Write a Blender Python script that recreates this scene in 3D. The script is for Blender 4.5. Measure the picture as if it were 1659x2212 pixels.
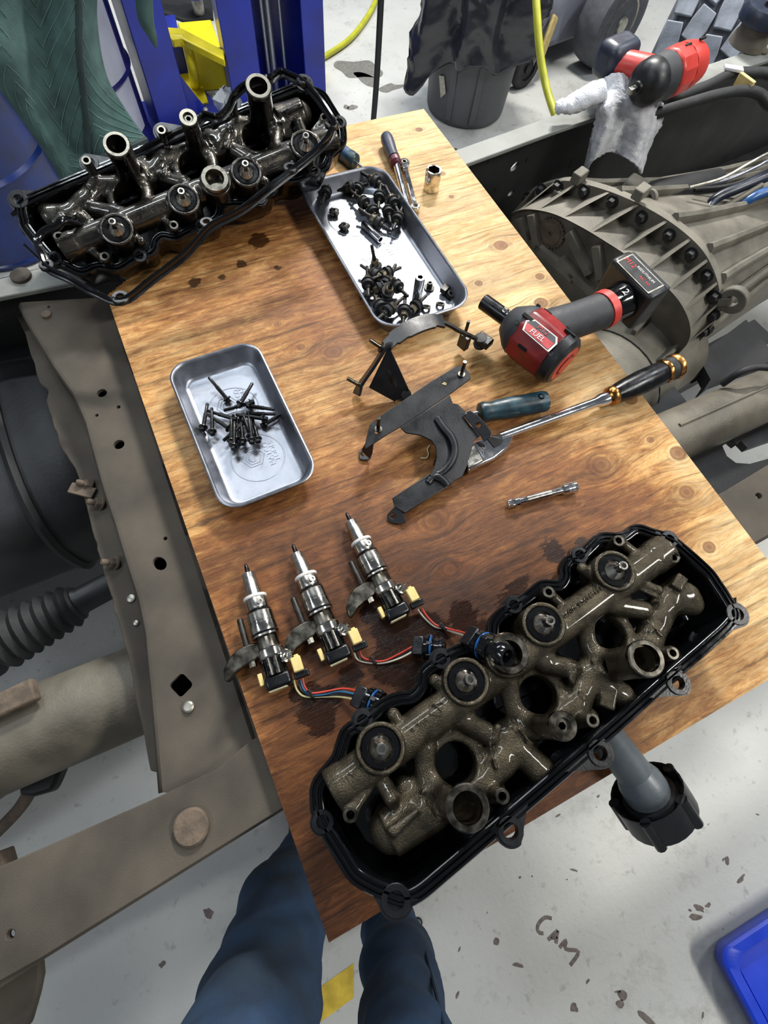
import bpy, bmesh, math, random
import numpy as np
from mathutils import Vector, Matrix
random.seed(7)
rng = np.random.default_rng(7)
for o in list(bpy.data.objects): bpy.data.objects.remove(o)
SC = bpy.context.scene
COL = SC.collection
PI = math.pi

# ---------------------------------------------------------------- camera
FPX, CX, CY, HC = 1085.0, 829.5, 1106.0, 0.75      # focal length in pixels of the 1659x2212 frame, camera height over the board
def _n(v):
    v = np.array(v, float); return v / np.linalg.norm(v)
_u = -_n((-80, 455, FPX))
_y = np.array((-1421., -2854., FPX)); _y = _n(_y - _y.dot(_u) * _u)
RC = np.array([np.cross(_y, _u), _y, _u])           # world axes (board x, board y, up) seen from the camera
cam_d = bpy.data.cameras.new('camera'); cam = bpy.data.objects.new('camera', cam_d); COL.objects.link(cam)
cam_d.sensor_fit = 'HORIZONTAL'; cam_d.sensor_width = 36.0; cam_d.lens = FPX / 1659 * 36.0
cam_d.clip_start = 0.02; cam_d.clip_end = 60
_m = Matrix.Identity(4)
for c, a in enumerate(((1, 0, 0), (0, -1, 0), (0, 0, -1))):
    w = RC @ np.array(a, float)
    for r in range(3): _m[r][c] = w[r]
_m[2][3] = HC
cam.matrix_world = _m
SC.camera = cam

# ---------------------------------------------------------------- light and exposure
world = bpy.data.worlds.new('shop'); SC.world = world; world.use_nodes = True
_bg = world.node_tree.nodes['Background']; _bg.inputs[0].default_value = (0.80, 0.88, 1.0, 1); _bg.inputs[1].default_value = 0.11
def area_light(name, loc, target, sx, sy, power, col=(1, 1, 1)):
    l = bpy.data.lights.new(name, 'AREA'); l.shape = 'RECTANGLE'; l.size = sx; l.size_y = sy; l.energy = power; l.color = col
    o = bpy.data.objects.new(name, l); COL.objects.link(o); o.location = loc
    o.rotation_euler = (Vector(target) - Vector(loc)).to_track_quat('-Z', 'Y').to_euler()
    return o
area_light('ceiling_or_fill_light', (1.95, 2.75, 2.25), (0.4, 0.6, 0), 0.7, 0.2, 125, (1.0, 0.97, 0.92))
area_light('ceiling_or_fill_light', (0.4, 4.4, 2.6), (0.5, 2.6, -0.8), 2.6, 0.7, 75, (0.90, 0.96, 1.0))
area_light('ceiling_or_fill_light', (-2.4, 0.3, 2.9), (-0.3, 0.3, 0), 1.6, 0.3, 27, (0.86, 0.92, 1.0))
area_light('ceiling_or_fill_light', (2.6, -1.3, 2.7), (0.9, -0.5, -0.6), 1.4, 0.3, 70, (1.0, 0.98, 0.92))
area_light('ceiling_or_fill_light', (3.3, 1.0, 2.9), (2.5, 1.6, -0.5), 1.4, 0.3, 48, (0.95, 0.97, 1.0))  # added fill that brightens the cart and the right side
area_light('ceiling_or_fill_light', (0.15, 1.75, 2.9), (0.15, 1.75, 0), 1.3, 0.12, 24, (0.86, 0.94, 1.0))  # added overhead strip that puts highlights on the far cover rims
SC.view_settings.view_transform = 'Standard'; SC.view_settings.look = 'None'
SC.view_settings.gamma = 1; SC.view_settings.use_curve_mapping = False
SC.view_settings.exposure = 0.35

# ---------------------------------------------------------------- helpers
ZF = -0.8                                            # the shop floor, measured from the board's top face
CAMP = np.array((0, 0, HC))
def ray(px, py): return RC @ np.array((px - CX, py - CY, FPX))
def P(px, py, z=0.0):                                # the point at height z seen at a pixel
    r = ray(px, py); t = (z - HC) / r[2]; return Vector((r[0] * t, r[1] * t, z))
def PY(px, py, y):
    r = ray(px, py); t = y / r[1]; return Vector((r[0] * t, y, HC + r[2] * t))
def PX(px, py, x):
    r = ray(px, py); t = x / r[0]; return Vector((x, r[1] * t, HC + r[2] * t))
def PR(pts, z): return [P(a, b, z) for a, b in pts]
def lin(c):
    if isinstance(c, str): c = tuple(int(c[i:i + 2], 16) / 255 for i in (0, 2, 4))
    return tuple((x / 12.92 if x <= .04045 else ((x + .055) / 1.055) ** 2.4) for x in c)

MATS = {}
def pm(name, col, rough=.5, metal=0., var=.15, scale=30., bump=0., bscale=120., col2=None, rvar=.1, coat=0., spec=.5, lo=.35, hi=.65, stretch=None):
    m = bpy.data.materials.new(name); m.use_nodes = True; nt = m.node_tree; N = nt.nodes; L = nt.links
    b = N['Principled BSDF']; b.inputs['Metallic'].default_value = metal
    b.inputs['Coat Weight'].default_value = coat; b.inputs['Coat Roughness'].default_value = .08
    b.inputs['Specular IOR Level'].default_value = spec
    tc = N.new('ShaderNodeTexCoord'); src = tc.outputs['Object']
    if stretch:
        mp = N.new('ShaderNodeMapping'); mp.inputs['Scale'].default_value = stretch; L.new(src, mp.inputs[0]); src = mp.outputs[0]
    n1 = N.new('ShaderNodeTexNoise'); n1.inputs['Scale'].default_value = scale; n1.inputs['Detail'].default_value = 6; L.new(src, n1.inputs['Vector'])
    c1 = lin(col); c2 = lin(col2) if col2 else tuple(x * (1 - var) for x in c1)
    if not col2: c1 = tuple(min(1, x * (1 + var)) for x in c1)
    r = N.new('ShaderNodeValToRGB'); r.color_ramp.elements[0].position = lo; r.color_ramp.elements[1].position = hi
    r.color_ramp.elements[0].color = (*c2, 1); r.color_ramp.elements[1].color = (*c1, 1)
    L.new(n1.outputs['Fac'], r.inputs[0]); L.new(r.outputs[0], b.inputs['Base Color'])
    mr = N.new('ShaderNodeMapRange'); mr.inputs['To Min'].default_value = max(.02, rough - rvar); mr.inputs['To Max'].default_value = min(1, rough + rvar)
    mr.inputs['From Min'].default_value = .3; mr.inputs['From Max'].default_value = .7
    L.new(n1.outputs['Fac'], mr.inputs[0]); L.new(mr.outputs[0], b.inputs['Roughness'])
    if bump:
        n2 = N.new('ShaderNodeTexNoise'); n2.inputs['Scale'].default_value = bscale; n2.inputs['Detail'].default_value = 4; L.new(src, n2.inputs['Vector'])
        bp = N.new('ShaderNodeBump'); bp.inputs['Strength'].default_value = bump; bp.inputs['Distance'].default_value = .0016
        L.new(n2.outputs['Fac'], bp.inputs['Height']); L.new(bp.outputs[0], b.inputs['Normal'])
    MATS[name] = m
    return m

def link_mesh(name, v, f, mat, parent=None, angle=40, off=None):
    me = bpy.data.meshes.new(name)
    v = np.asarray(v, float).reshape(-1, 3)
    if off is None and parent is not None:
        w = parent.matrix_basis.translation.copy(); q = parent.parent
        while q is not None: w += q.matrix_basis.translation; q = q.parent
        off = w
    if off is not None: v = v - np.array(off)
    me.from_pydata(v.tolist(), [], f); me.validate(); me.update()
    if len(me.polygons):
        me.polygons.foreach_set('use_smooth', [True] * len(me.polygons)); me.set_sharp_from_angle(angle=math.radians(angle))
    if isinstance(mat, str): mat = MATS[mat]
    me.materials.append(mat)
    o = bpy.data.objects.new(name, me); COL.objects.link(o)
    if parent is not None: o.parent = parent
    return o

def basis(d, up=(0, 0, 1)):
    d = Vector(d).normalized(); up = Vector(up)
    if abs(d.dot(up.normalized())) > .97: up = Vector((1, 0, 0))
    x = up.cross(d).normalized(); return x, d.cross(x).normalized(), d      # right, up, forward
class MB:
    def __init__(s): s.v = []; s.f = []
    def add(s, v, f):
        k = len(s.v); s.v += [tuple(p) for p in v]; s.f += [tuple(i + k for i in q) for q in f]; return s
    def lathe(s, o, d, prof, seg=20, up=(0, 0, 1), ph=0., close=True):      # prof: (distance along d, radius)
        o = Vector(o); ex, ey, ez = basis(d, up); v = []; f = []; n = len(prof)
        for h, r in prof:
            for i in range(seg):
                a = 2 * PI * i / seg + ph; v.append(o + ez * h + (ex * math.cos(a) + ey * math.sin(a)) * r)
        for j in range(n - 1):
            for i in range(seg):
                k = (i + 1) % seg; f.append((j * seg + i, j * seg + k, (j + 1) * seg + k, (j + 1) * seg + i))
        if close:
            f.append(tuple(range(seg))[::-1]); f.append(tuple((n - 1) * seg + i for i in range(seg)))
        return s.add(v, f)
    def cyl(s, a, b, r0, r1=None, seg=16, ph=0., up=(0, 0, 1)):
        a = Vector(a); b = Vector(b); L = (b - a).length
        return s.lathe(a, b - a, ((0, r0), (L, r0 if r1 is None else r1)), seg, up, ph)
    def ring(s, o, d, ri, ro, h, seg=24, ch=0.):                             # a washer: thickness h along d from o
        c = ch; return s.lathe(o, d, ((0, ri), (0, ro - c), (c, ro), (h - c, ro), (h, ro - c), (h, ri), (0, ri)), seg, close=False)
    def box(s, c, size, M=None, rot=0.):
        c = Vector(c); hx, hy, hz = [q / 2 for q in size]
        if M is None: M = (Vector((math.cos(rot), math.sin(rot), 0)), Vector((-math.sin(rot), math.cos(rot), 0)), Vector((0, 0, 1)))
        v = [c + M[0] * (hx * i) + M[1] * (hy * j) + M[2] * (hz * k) for k in (-1, 1) for j in (-1, 1) for i in (-1, 1)]
        return s.add(v, [(0, 2, 3, 1), (4, 5, 7, 6), (0, 1, 5, 4), (2, 6, 7, 3), (0, 4, 6, 2), (1, 3, 7, 5)])
    def bar(s, a, b, w, h, up=(0, 0, 1)):
        a = Vector(a); b = Vector(b); ex, ey, ez = basis(b - a, up)
        return s.box((a + b) / 2, (w, h, (b - a).length), (ex, ey, ez))
    def tube(s, path, r, seg=10, closed=False, flat=1., up=(0, 0, 1)):
        p = [Vector(q) for q in path]; n = len(p); rr = r if hasattr(r, '__len__') else [r] * n
        v = []; f = []; pu = Vector(up)
        for i in range(n):
            t = (p[(i + 1) % n] - p[i - 1]) if closed else (p[min(i + 1, n - 1)] - p[max(i - 1, 0)])
            t.normalize(); x = pu.cross(t)
            if x.length < 1e-4: x = Vector((1, 0, 0)).cross(t)
            x.normalize(); y = t.cross(x); pu = y
            for k in range(seg):
                a = 2 * PI * k / seg; v.append(p[i] + (x * math.cos(a) + y * math.sin(a) * flat) * rr[i])
        for i in range(n if closed else n - 1):
            j = (i + 1) % n
            for k in range(seg):
                l = (k + 1) % seg; f.append((i * seg + k, i * seg + l, j * seg + l, j * seg + k))
        if not closed: f.append(tuple(range(seg))[::-1]); f.append(tuple((n - 1) * seg + k for k in range(seg)))
        return s.add(v, f)
    def prism(s, poly, z0, z1, M=None, holes=()):                            # poly: 2-D points in the frame M = (o, ex, ey, ez)
        if M is None: M = (Vector((0, 0, 0)), Vector((1, 0, 0)), Vector((0, 1, 0)), Vector((0, 0, 1)))
        o, ex, ey, ez = M
        bm = bmesh.new(); loops = []
        for lp in [poly] + list(holes):
            vs = [bm.verts.new((q[0], q[1], 0)) for q in lp]; loops.append(vs)
            for i in range(len(vs)): bm.edges.new((vs[i - 1], vs[i]))
        if not holes: bm.faces.new(loops[0])
        bm.normal_update(); bm.verts.index_update()
        n = len(bm.verts); co = [q.co.copy() for q in bm.verts]
        fs = [[q.index for q in (f.verts if f.normal.z > 0 else reversed(f.verts[:]))] for f in bm.faces]
        ed = [[q.index for q in lp] for lp in loops]; bm.free()
        if holes:
            from mathutils.geometry import delaunay_2d_cdt
            es = [(lp[i - 1], lp[i]) for lp in ed for i in range(len(lp))]
            r_ = delaunay_2d_cdt([Vector((q.x, q.y)) for q in co], es, [], 1, 1e-7); rv = r_[0]; og = r_[3]
            mp = [(k[0] if k else -1) for k in og]
            def inside(p, lp):
                c_ = False
                for i in range(len(lp)):
                    a, b = lp[i - 1], lp[i]
                    if (a[1] > p[1]) != (b[1] > p[1]) and p[0] < (b[0] - a[0]) * (p[1] - a[1]) / (b[1] - a[1]) + a[0]: c_ = not c_
                return c_
            for t_ in r_[2]:
                g = sum((rv[i] for i in t_), Vector((0, 0))) / len(t_)
                if any(inside(g, h_) for h_ in holes) or min(mp[i] for i in t_) < 0: continue
                a, b, c_ = [rv[i] for i in t_[:3]]; cw = (b - a).cross(c_ - a) < 0
                fs.append([mp[i] for i in (reversed(t_) if cw else t_)])
        v = [o + ex * q.x + ey * q.y + ez * z for z in (z0, z1) for q in co]
        f = [tuple(i + n for i in q) for q in fs] + [tuple(reversed(q)) for q in fs]
        for li, lp in enumerate(ed):
            A = sum(co[lp[i - 1]].x * co[lp[i]].y - co[lp[i]].x * co[lp[i - 1]].y for i in range(len(lp)))
            rev = (A < 0) if li == 0 else (A > 0)
            for i in range(len(lp)):
                a, b = lp[i - 1], lp[i]
                f.append((b, a, a + n, b + n) if rev else (a, b, b + n, a + n))
        return s.add(v, f)
    def ball(s, c, r, seg=14, n=8, sc=(1, 1, 1)):
        c = Vector(c); v = []; f = []
        for j in range(n + 1):
            t = PI * j / n
            for i in range(seg):
                a = 2 * PI * i / seg; v.append(c + Vector((math.sin(t) * math.cos(a) * sc[0], math.sin(t) * math.sin(a) * sc[1], -math.cos(t) * sc[2])) * r)
        for j in range(n):
            for i in range(seg):
                k = (i + 1) % seg; f.append((j * seg + i, j * seg + k, (j + 1) * seg + k, (j + 1) * seg + i))
        return s.add(v, f)
    def sweep(s, path, prof, cap_floor=False):                               # closed level path, prof: (offset outwards, height)
        p = [Vector(q) for q in path]; n = len(p); m = len(prof); v = []; f = []
        A = sum(p[i - 1].x * p[i].y - p[i].x * p[i - 1].y for i in range(n)); sg = 1 if A > 0 else -1
        for i in range(n):
            t = p[(i + 1) % n] - p[i - 1]; nr = Vector((t.y, -t.x, 0)).normalized() * sg
            for d, h in prof: v.append(p[i] + nr * d + Vector((0, 0, h)))
        for i in range(n):
            j = (i + 1) % n
            for k in range(m - 1):
                q = (i * m + k, i * m + k + 1, j * m + k + 1, j * m + k); f.append(q[::-1] if sg > 0 else q)
        if cap_floor: f.append(tuple(i * m for i in range(n)))
        return s.add(v, f)
    def xf(s, M):
        s.v = [tuple(M @ Vector(p)) for p in s.v]; return s
    def build(s, name, mat, parent=None, angle=40, bevel=0., off=None, solid=0., bseg=2):
        o = link_mesh(name, s.v, s.f, mat, parent, angle, off)
        if solid:
            md = o.modifiers.new('thickness', 'SOLIDIFY'); md.thickness = solid; md.offset = 0
        if bevel:
            md = o.modifiers.new('bevel', 'BEVEL'); md.width = bevel; md.segments = bseg; md.limit_method = 'ANGLE'; md.angle_limit = math.radians(35); md.harden_normals = False
        return o

def tag(o, label=None, cat=None, group=None, kind=None):
    for k, q in (('label', label), ('category', cat), ('group', group), ('kind', kind)):
        if q: o[k] = q
    return o
def thing(name, label, cat, loc=(0, 0, 0), group=None):
    o = bpy.data.objects.new(name, None); COL.objects.link(o); o.location = loc; o.empty_display_size = .02
    return tag(o, label, cat, group)
def cr(pts, n=8, closed=False):                      # Catmull-Rom curve through points
    p = [np.array(q, float) for q in pts]; m = len(p); out = []
    for i in range(m if closed else m - 1):
        g = (lambda k: p[k % m]) if closed else (lambda k: p[min(max(k, 0), m - 1)])
        a, b, c, d = g(i - 1), g(i), g(i + 1), g(i + 2)
        for j in range(n):
            t = j / n
            out.append(.5 * (2 * b + (c - a) * t + (2 * a - 5 * b + 4 * c - d) * t * t + (3 * b - a - 3 * c + d) * t ** 3))
    if not closed: out.append(p[-1])
    return [tuple(q) for q in out]
def patch(rows, nu=8, nv=8, closed=False):           # smooth sheet through a grid of control points
    R1 = [cr(r, nu, closed) for r in rows]; c = len(R1[0])
    cols = [cr([r[i] for r in R1], nv) for i in range(c)]; n = len(cols[0])
    v = [cols[i][j] for j in range(n) for i in range(c)]; f = []
    for j in range(n - 1):
        for i in range(c if closed else c - 1):
            k = (i + 1) % c; f.append((j * c + i, j * c + k, (j + 1) * c + k, (j + 1) * c + i))
    return v, f
def circ(cx, cy, r, n=16, ry=None, ph=0.):
    ry = ry or r; return [(cx + r * math.cos(2 * PI * i / n + ph), cy + ry * math.sin(2 * PI * i / n + ph)) for i in range(n)]
def rrect(w, h, r, n=5, cx=0, cy=0):
    out = []
    for sx, sy, a in ((1, 1, 0), (-1, 1, 90), (-1, -1, 180), (1, -1, 270)):
        for k in range(n + 1):
            t = math.radians(a + 90 * k / n); out.append((cx + sx * (w / 2 - r) + r * math.cos(t), cy + sy * (h / 2 - r) + r * math.sin(t)))
    return out
def text(body, size, o, ex, ey, mat, parent, name='lettering', depth=.0006):  # lettering standing on a surface: origin, reading direction, letter-up direction
    cu = bpy.data.curves.new('t', 'FONT'); cu.body = body; cu.size = size; cu.extrude = depth; cu.align_x = 'CENTER'; cu.align_y = 'CENTER'; cu.resolution_u = 2
    ob = bpy.data.objects.new('t', cu); COL.objects.link(ob)
    dg = bpy.context.evaluated_depsgraph_get(); me = bpy.data.meshes.new_from_object(ob.evaluated_get(dg))
    bpy.data.objects.remove(ob)
    ex = Vector(ex).normalized(); ez = ex.cross(Vector(ey)).normalized(); ey = ez.cross(ex); o = Vector(o)
    v = [o + ex * q.co.x + ey * q.co.y + ez * q.co.z for q in me.vertices]; f = [tuple(p.vertices) for p in me.polygons]
    return link_mesh(name, v, f, mat, parent)

# smooth solids from distance fields
class SDF:
    def __init__(s, lo, hi, h):
        s.h = h; s.lo = np.array(lo, float); n = np.ceil((np.array(hi) - s.lo) / h).astype(int) + 1; s.n = n
        s.d = np.full(n, 1e3, np.float32)
        s.ax = [s.lo[i] + h * np.arange(n[i]) for i in range(3)]
    def win(s, lo, hi):
        a = np.clip(np.floor((np.array(lo) - s.lo) / s.h).astype(int), 0, s.n); b = np.clip(np.ceil((np.array(hi) - s.lo) / s.h).astype(int) + 1, 0, s.n)
        sl = tuple(slice(a[i], b[i]) for i in range(3))
        X, Y, Z = np.meshgrid(*[s.ax[i][sl[i]] for i in range(3)], indexing='ij'); return sl, X, Y, Z
    def put(s, sl, d, k, sub=False):
        a = s.d[sl]
        if sub:
            if k > 0:
                h = np.clip(.5 - .5 * (d + a) / k, 0, 1); s.d[sl] = a * (1 - h) + (-d) * h + k * h * (1 - h)
            else: s.d[sl] = np.maximum(a, -d)
        elif k > 0:
            h = np.clip(.5 + .5 * (a - d) / k, 0, 1); s.d[sl] = a * (1 - h) + d * h - k * h * (1 - h)
        else: s.d[sl] = np.minimum(a, d)
    def cap(s, a, b, r0, r1=None, k=.006, sub=False):
        r1 = r0 if r1 is None else r1; a = np.array(a, float); b = np.array(b, float); m = max(r0, r1) + k * 2 + s.h * 2
        sl, X, Y, Z = s.win(np.minimum(a, b) - m, np.maximum(a, b) + m); ab = b - a; L = max(ab.dot(ab), 1e-9)
        t = np.clip(((X - a[0]) * ab[0] + (Y - a[1]) * ab[1] + (Z - a[2]) * ab[2]) / L, 0, 1)
        d = np.sqrt((X - a[0] - t * ab[0]) ** 2 + (Y - a[1] - t * ab[1]) ** 2 + (Z - a[2] - t * ab[2]) ** 2) - (r0 + (r1 - r0) * t)
        s.put(sl, d.astype(np.float32), k, sub); return s
    def chain(s, pts, k=.006):
        for (a, ra), (b, rb) in zip(pts[:-1], pts[1:]): s.cap(a, b, ra, rb, k)
        return s
    def cyl(s, a, b, r, k=.003, sub=False):
        a = np.array(a, float); b = np.array(b, float); m = r + k * 2 + s.h * 2
        sl, X, Y, Z = s.win(np.minimum(a, b) - m, np.maximum(a, b) + m); ab = b - a; L = np.linalg.norm(ab); u = ab / L
        t = (X - a[0]) * u[0] + (Y - a[1]) * u[1] + (Z - a[2]) * u[2]
        q = np.sqrt(np.maximum((X - a[0]) ** 2 + (Y - a[1]) ** 2 + (Z - a[2]) ** 2 - t * t, 0)) - r
        e = np.abs(t - L / 2) - L / 2
        d = np.minimum(np.maximum(q, e), 0) + np.sqrt(np.maximum(q, 0) ** 2 + np.maximum(e, 0) ** 2)
        s.put(sl, d.astype(np.float32), k, sub); return s
    def torus(s, c, R, r, k=.006, ry=1.):
        m = R + r + 2 * k + s.h * 2; c = np.array(c, float); sl, X, Y, Z = s.win(c - m, c + m)
        d = np.sqrt((np.sqrt((X - c[0]) ** 2 + ((Y - c[1]) / ry) ** 2) - R) ** 2 + (Z - c[2]) ** 2) - r
        s.put(sl, d.astype(np.float32), k); return s
    def box(s, c, hs, rot=0., rd=.002, k=.003, sub=False):
        c = np.array(c, float); m = max(hs) * 1.5 + 2 * k + s.h * 2; sl, X, Y, Z = s.win(c - m, c + m)
        X = X - c[0]; Y = Y - c[1]; Z = Z - c[2]; ca, sa = math.cos(rot), math.sin(rot)
        qx = np.abs(X * ca + Y * sa) - hs[0] + rd; qy = np.abs(-X * sa + Y * ca) - hs[1] + rd; qz = np.abs(Z) - hs[2] + rd
        d = np.sqrt(np.maximum(qx, 0) ** 2 + np.maximum(qy, 0) ** 2 + np.maximum(qz, 0) ** 2) + np.minimum(np.maximum(np.maximum(qx, qy), qz), 0) - rd
        s.put(sl, d.astype(np.float32), k, sub); return s
    def mesh(s):                                      # naive surface nets
        d = s.d; d[0] = d[-1] = 1; d[:, 0] = d[:, -1] = 1; d[:, :, 0] = d[:, :, -1] = 1
        n = np.array(d.shape) - 1; acc = np.zeros((*n, 3)); cnt = np.zeros(n)
        off = [(i, j, k) for i in (0, 1) for j in (0, 1) for k in (0, 1)]
        g = lambda o: d[o[0]:o[0] + n[0], o[1]:o[1] + n[1], o[2]:o[2] + n[2]]
        for a in off:
            for x in range(3):
                if a[x]: continue
                b = list(a); b[x] = 1; A = g(a); B = g(b); ch = (A < 0) != (B < 0)
                t = np.where(ch, A / np.where(ch, A - B, 1), 0)
                for y in range(3): acc[..., y] += np.where(ch, a[y] + (t if y == x else 0), 0)
                cnt += ch
        act = cnt > 0; idx = np.full(n, -1); idx[act] = np.arange(act.sum())
        I = np.argwhere(act); v = s.lo + s.h * (I + acc[act] / cnt[act][:, None]); F = []
        for x in range(3):
            y, z = (x + 1) % 3, (x + 2) % 3
            sl0 = [slice(1, n[i]) for i in range(3)]; sl0[x] = slice(0, n[x]); sl1 = list(sl0); sl1[x] = slice(1, n[x] + 1)
            A = d[tuple(sl0)] < 0; B = d[tuple(sl1)] < 0; ch = np.argwhere(A != B)
            if not len(ch): continue
            st = A[tuple(ch.T)]; base = ch + np.array([0 if i == x else 1 for i in range(3)])
            def cell(dy, dz):
                q = base.copy(); q[:, y] -= dy; q[:, z] -= dz; return idx[tuple(q.T)]
            q = np.stack([cell(1, 1), cell(0, 1), cell(0, 0), cell(1, 0)], 1)
            q[~st] = q[~st][:, ::-1]; F.append(q)
        return v, np.concatenate(F)
    def build(s, name, mat, parent=None, off=None, M=None):
        v, f = s.mesh()
        if M is not None:
            v = (np.array(M)[:3, :3] @ v.T).T + np.array(M)[:3, 3]
            if np.linalg.det(np.array(M)[:3, :3]) < 0: f = f[:, ::-1]
        return link_mesh(name, v, f.tolist(), mat, parent, 60, off)
# ---------------------------------------------------------------- materials
pm('frame_steel', '5b544a', .74, 0., .2, 9, .3, 500, col2='3a352e', lo=.3, hi=.72, spec=.3)
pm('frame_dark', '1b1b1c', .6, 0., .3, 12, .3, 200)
pm('rail_top_lit', '8b8d88', .6, 0., .2, 10, .2, 200, col2='6d6e69')
pm('rust', '5f5245', .8, 0., .3, 60, .5, 300)
pm('zinc', 'aaa79c', .4, .8, .2, 60, .2, 300)
pm('black_hole', '060606', .9, 0)
pm('tank_black', '2a2c2e', .5, 0., .2, 9, .25, 160, col2='1c1d1e')
pm('rubber', '17181a', .65, 0., .25, 40, .2, 200)
pm('cast_grey', '817c70', .6, .2, .2, 12, .6, 320, col2='565249', lo=.3, hi=.75)
pm('shaft_steel', '726c5f', .55, .2, .25, 10, .4, 220, col2='504b42')
pm('black_plastic', '0d0e11', .32, 0., .2, 30, .12, 300, rvar=.1)
pm('black_gloss', '08090b', .12, 0., .2, 30, .1, 90, rvar=.07)
pm('oily_cast', '4f4839', .27, .75, .25, 40, 1., 620, col2='322c21', rvar=.07, coat=.35)
pm('oily_cast_dark', '46423a', .22, .8, .25, 40, .5, 420, col2='262420', rvar=.07, coat=.9)
pm('steel', 'b9b6ae', .22, 1., .1, 60, .05, 200)
pm('steel_dark', '77736a', .28, 1., .2, 70, .08, 200, col2='4d4940')
pm('chrome', 'd8d9da', .09, 1., .04, 30, 0)
pm('chrome_gold', 'dad4c8', .16, 1., .25, 60, 0)
pm('gold', 'a5743f', .25, 1., .25, 90, 0)
pm('alu_pan', '92959d', .4, 1., .05, 60, .12, 160, rvar=.05)
pm('bolt_black', '0b0b0c', .28, .35, .2, 80, .1, 300)
pm('fastener', '35332f', .42, .55, .3, 90, .15, 300, col2='1b1a18')
pm('fastener_tan', '6e6452', .4, .7, .3, 90, .15, 300, col2='3a352b')
pm('bracket_black', '15161a', .4, .1, .3, 25, .12, 220, rvar=.12)
pm('impact_red', '8d1b1c', .4, 0., .25, 25, .08, 200, rvar=.1, col2='651314')
pm('bright_red', 'c63a31', .4, 0., .1, 25)
pm('grip_grey', '2b2d31', .6, 0., .2, 50, .3, 500)
pm('label_white', 'c9c6c2', .45, 0., .1, 60)
pm('label_red', 'a8262b', .45, 0., .1, 60)
pm('battery_black', '16181b', .42, 0., .2, 50, .15, 400)
pm('socket_black', '17181b', .28, .5, .2, 60, .05, 300)
pm('teal_grip', '1f4450', .4, 0., .35, 45, .15, 120, col2='0f2026')
pm('blue_grip', '24486b', .45, 0., .2, 40, .1, 200)
pm('navy_grip', '2b3042', .45, 0., .2, 40, .1, 200)
pm('maroon', '5a1e2e', .5, 0., .2, 40)
pm('yellow_clip', 'cdb877', .5, 0., .12, 60)
pm('cream', 'd9d2ad', .5, 0., .1, 60)
pm('wire_red', 'b8382a', .4, 0., .1, 60)
pm('wire_white', 'cfc7b4', .45, 0., .1, 60)
pm('wire_cream', 'd3c88f', .45, 0., .1, 60)
pm('wire_blue', '1f5f86', .4, 0., .1, 60)
pm('wire_black', '141414', .4, 0., .1, 60)
pm('seal_blue', '1d4e86', .35, 0., .1, 60)
pm('lift_blue', '1c2fa0', .32, 0., .12, 6, .05, 60, rvar=.06, col2='16247e')
pm('lift_yellow', 'e3cf12', .4, 0., .12, 12, .05, 100)
pm('drum_blue', '0d2a6e', .25, 0., .2, 8, .12, 40, rvar=.08, col2='091d4b')
pm('drum_navy', '17184a', .22, 0., .2, 6, .1, 30, rvar=.06)
pm('blanket_green', '476460', .9, 0., .2, 16, .35, 300, col2='334a48')
pm('blanket_trim', '2c3a38', .9, 0., .2, 30, .3, 400)
pm('thread', '64827a', .9, 0., .2, 30)
pm('can_grey', '4c4e51', .55, 0., .15, 12, .2, 150)
pm('bag_black', '2c2d32', .22, 0., .2, 10, 1., 22, rvar=.08)
pm('cart_grey', '9295a3', .45, 0., .12, 8, .1, 90)
pm('tyre', '505359', .75, 0., .25, 20, .3, 200)
pm('tyre_lug', '7b818b', .75, 0., .25, 20, .3, 200)
pm('hose_yellow', 'b0b12e', .45, 0., .15, 20)
pm('towel', 'd4d5d8', .95, 0., .12, 40, 1., 300, col2='b5b7bd')
pm('mount_navy', '1f2636', .4, 0., .2, 20)
pm('jeans', '2b4666', .9, 0., .25, 9, .8, 700, col2='1b2b3c', lo=.35, hi=.7)
pm('boot', '2a2320', .6, 0., .2, 30)
pm('bin_blue', '1136b4', .32, 0., .15, 8, .06, 60, rvar=.06)
pm('filler_grey', '50565a', .42, 0., .15, 25, .1, 250)
pm('paint_yellow', 'd0b23c', .6, 0., .2, 30, .2, 90)
pm('marker', '6a615c', .8, 0., .3, 90)
pm('stain_dark', '6d6b66', .7, 0., .2, 60)
pm('cable_steel', '8b8f98', .35, .8, .25, 300)
pm('white_rag', 'c9ccd0', .95, 0., .1, 40, .6, 200)
pm('oil', '0d0705', .06, 0., .1, 30, rvar=.02)

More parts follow.
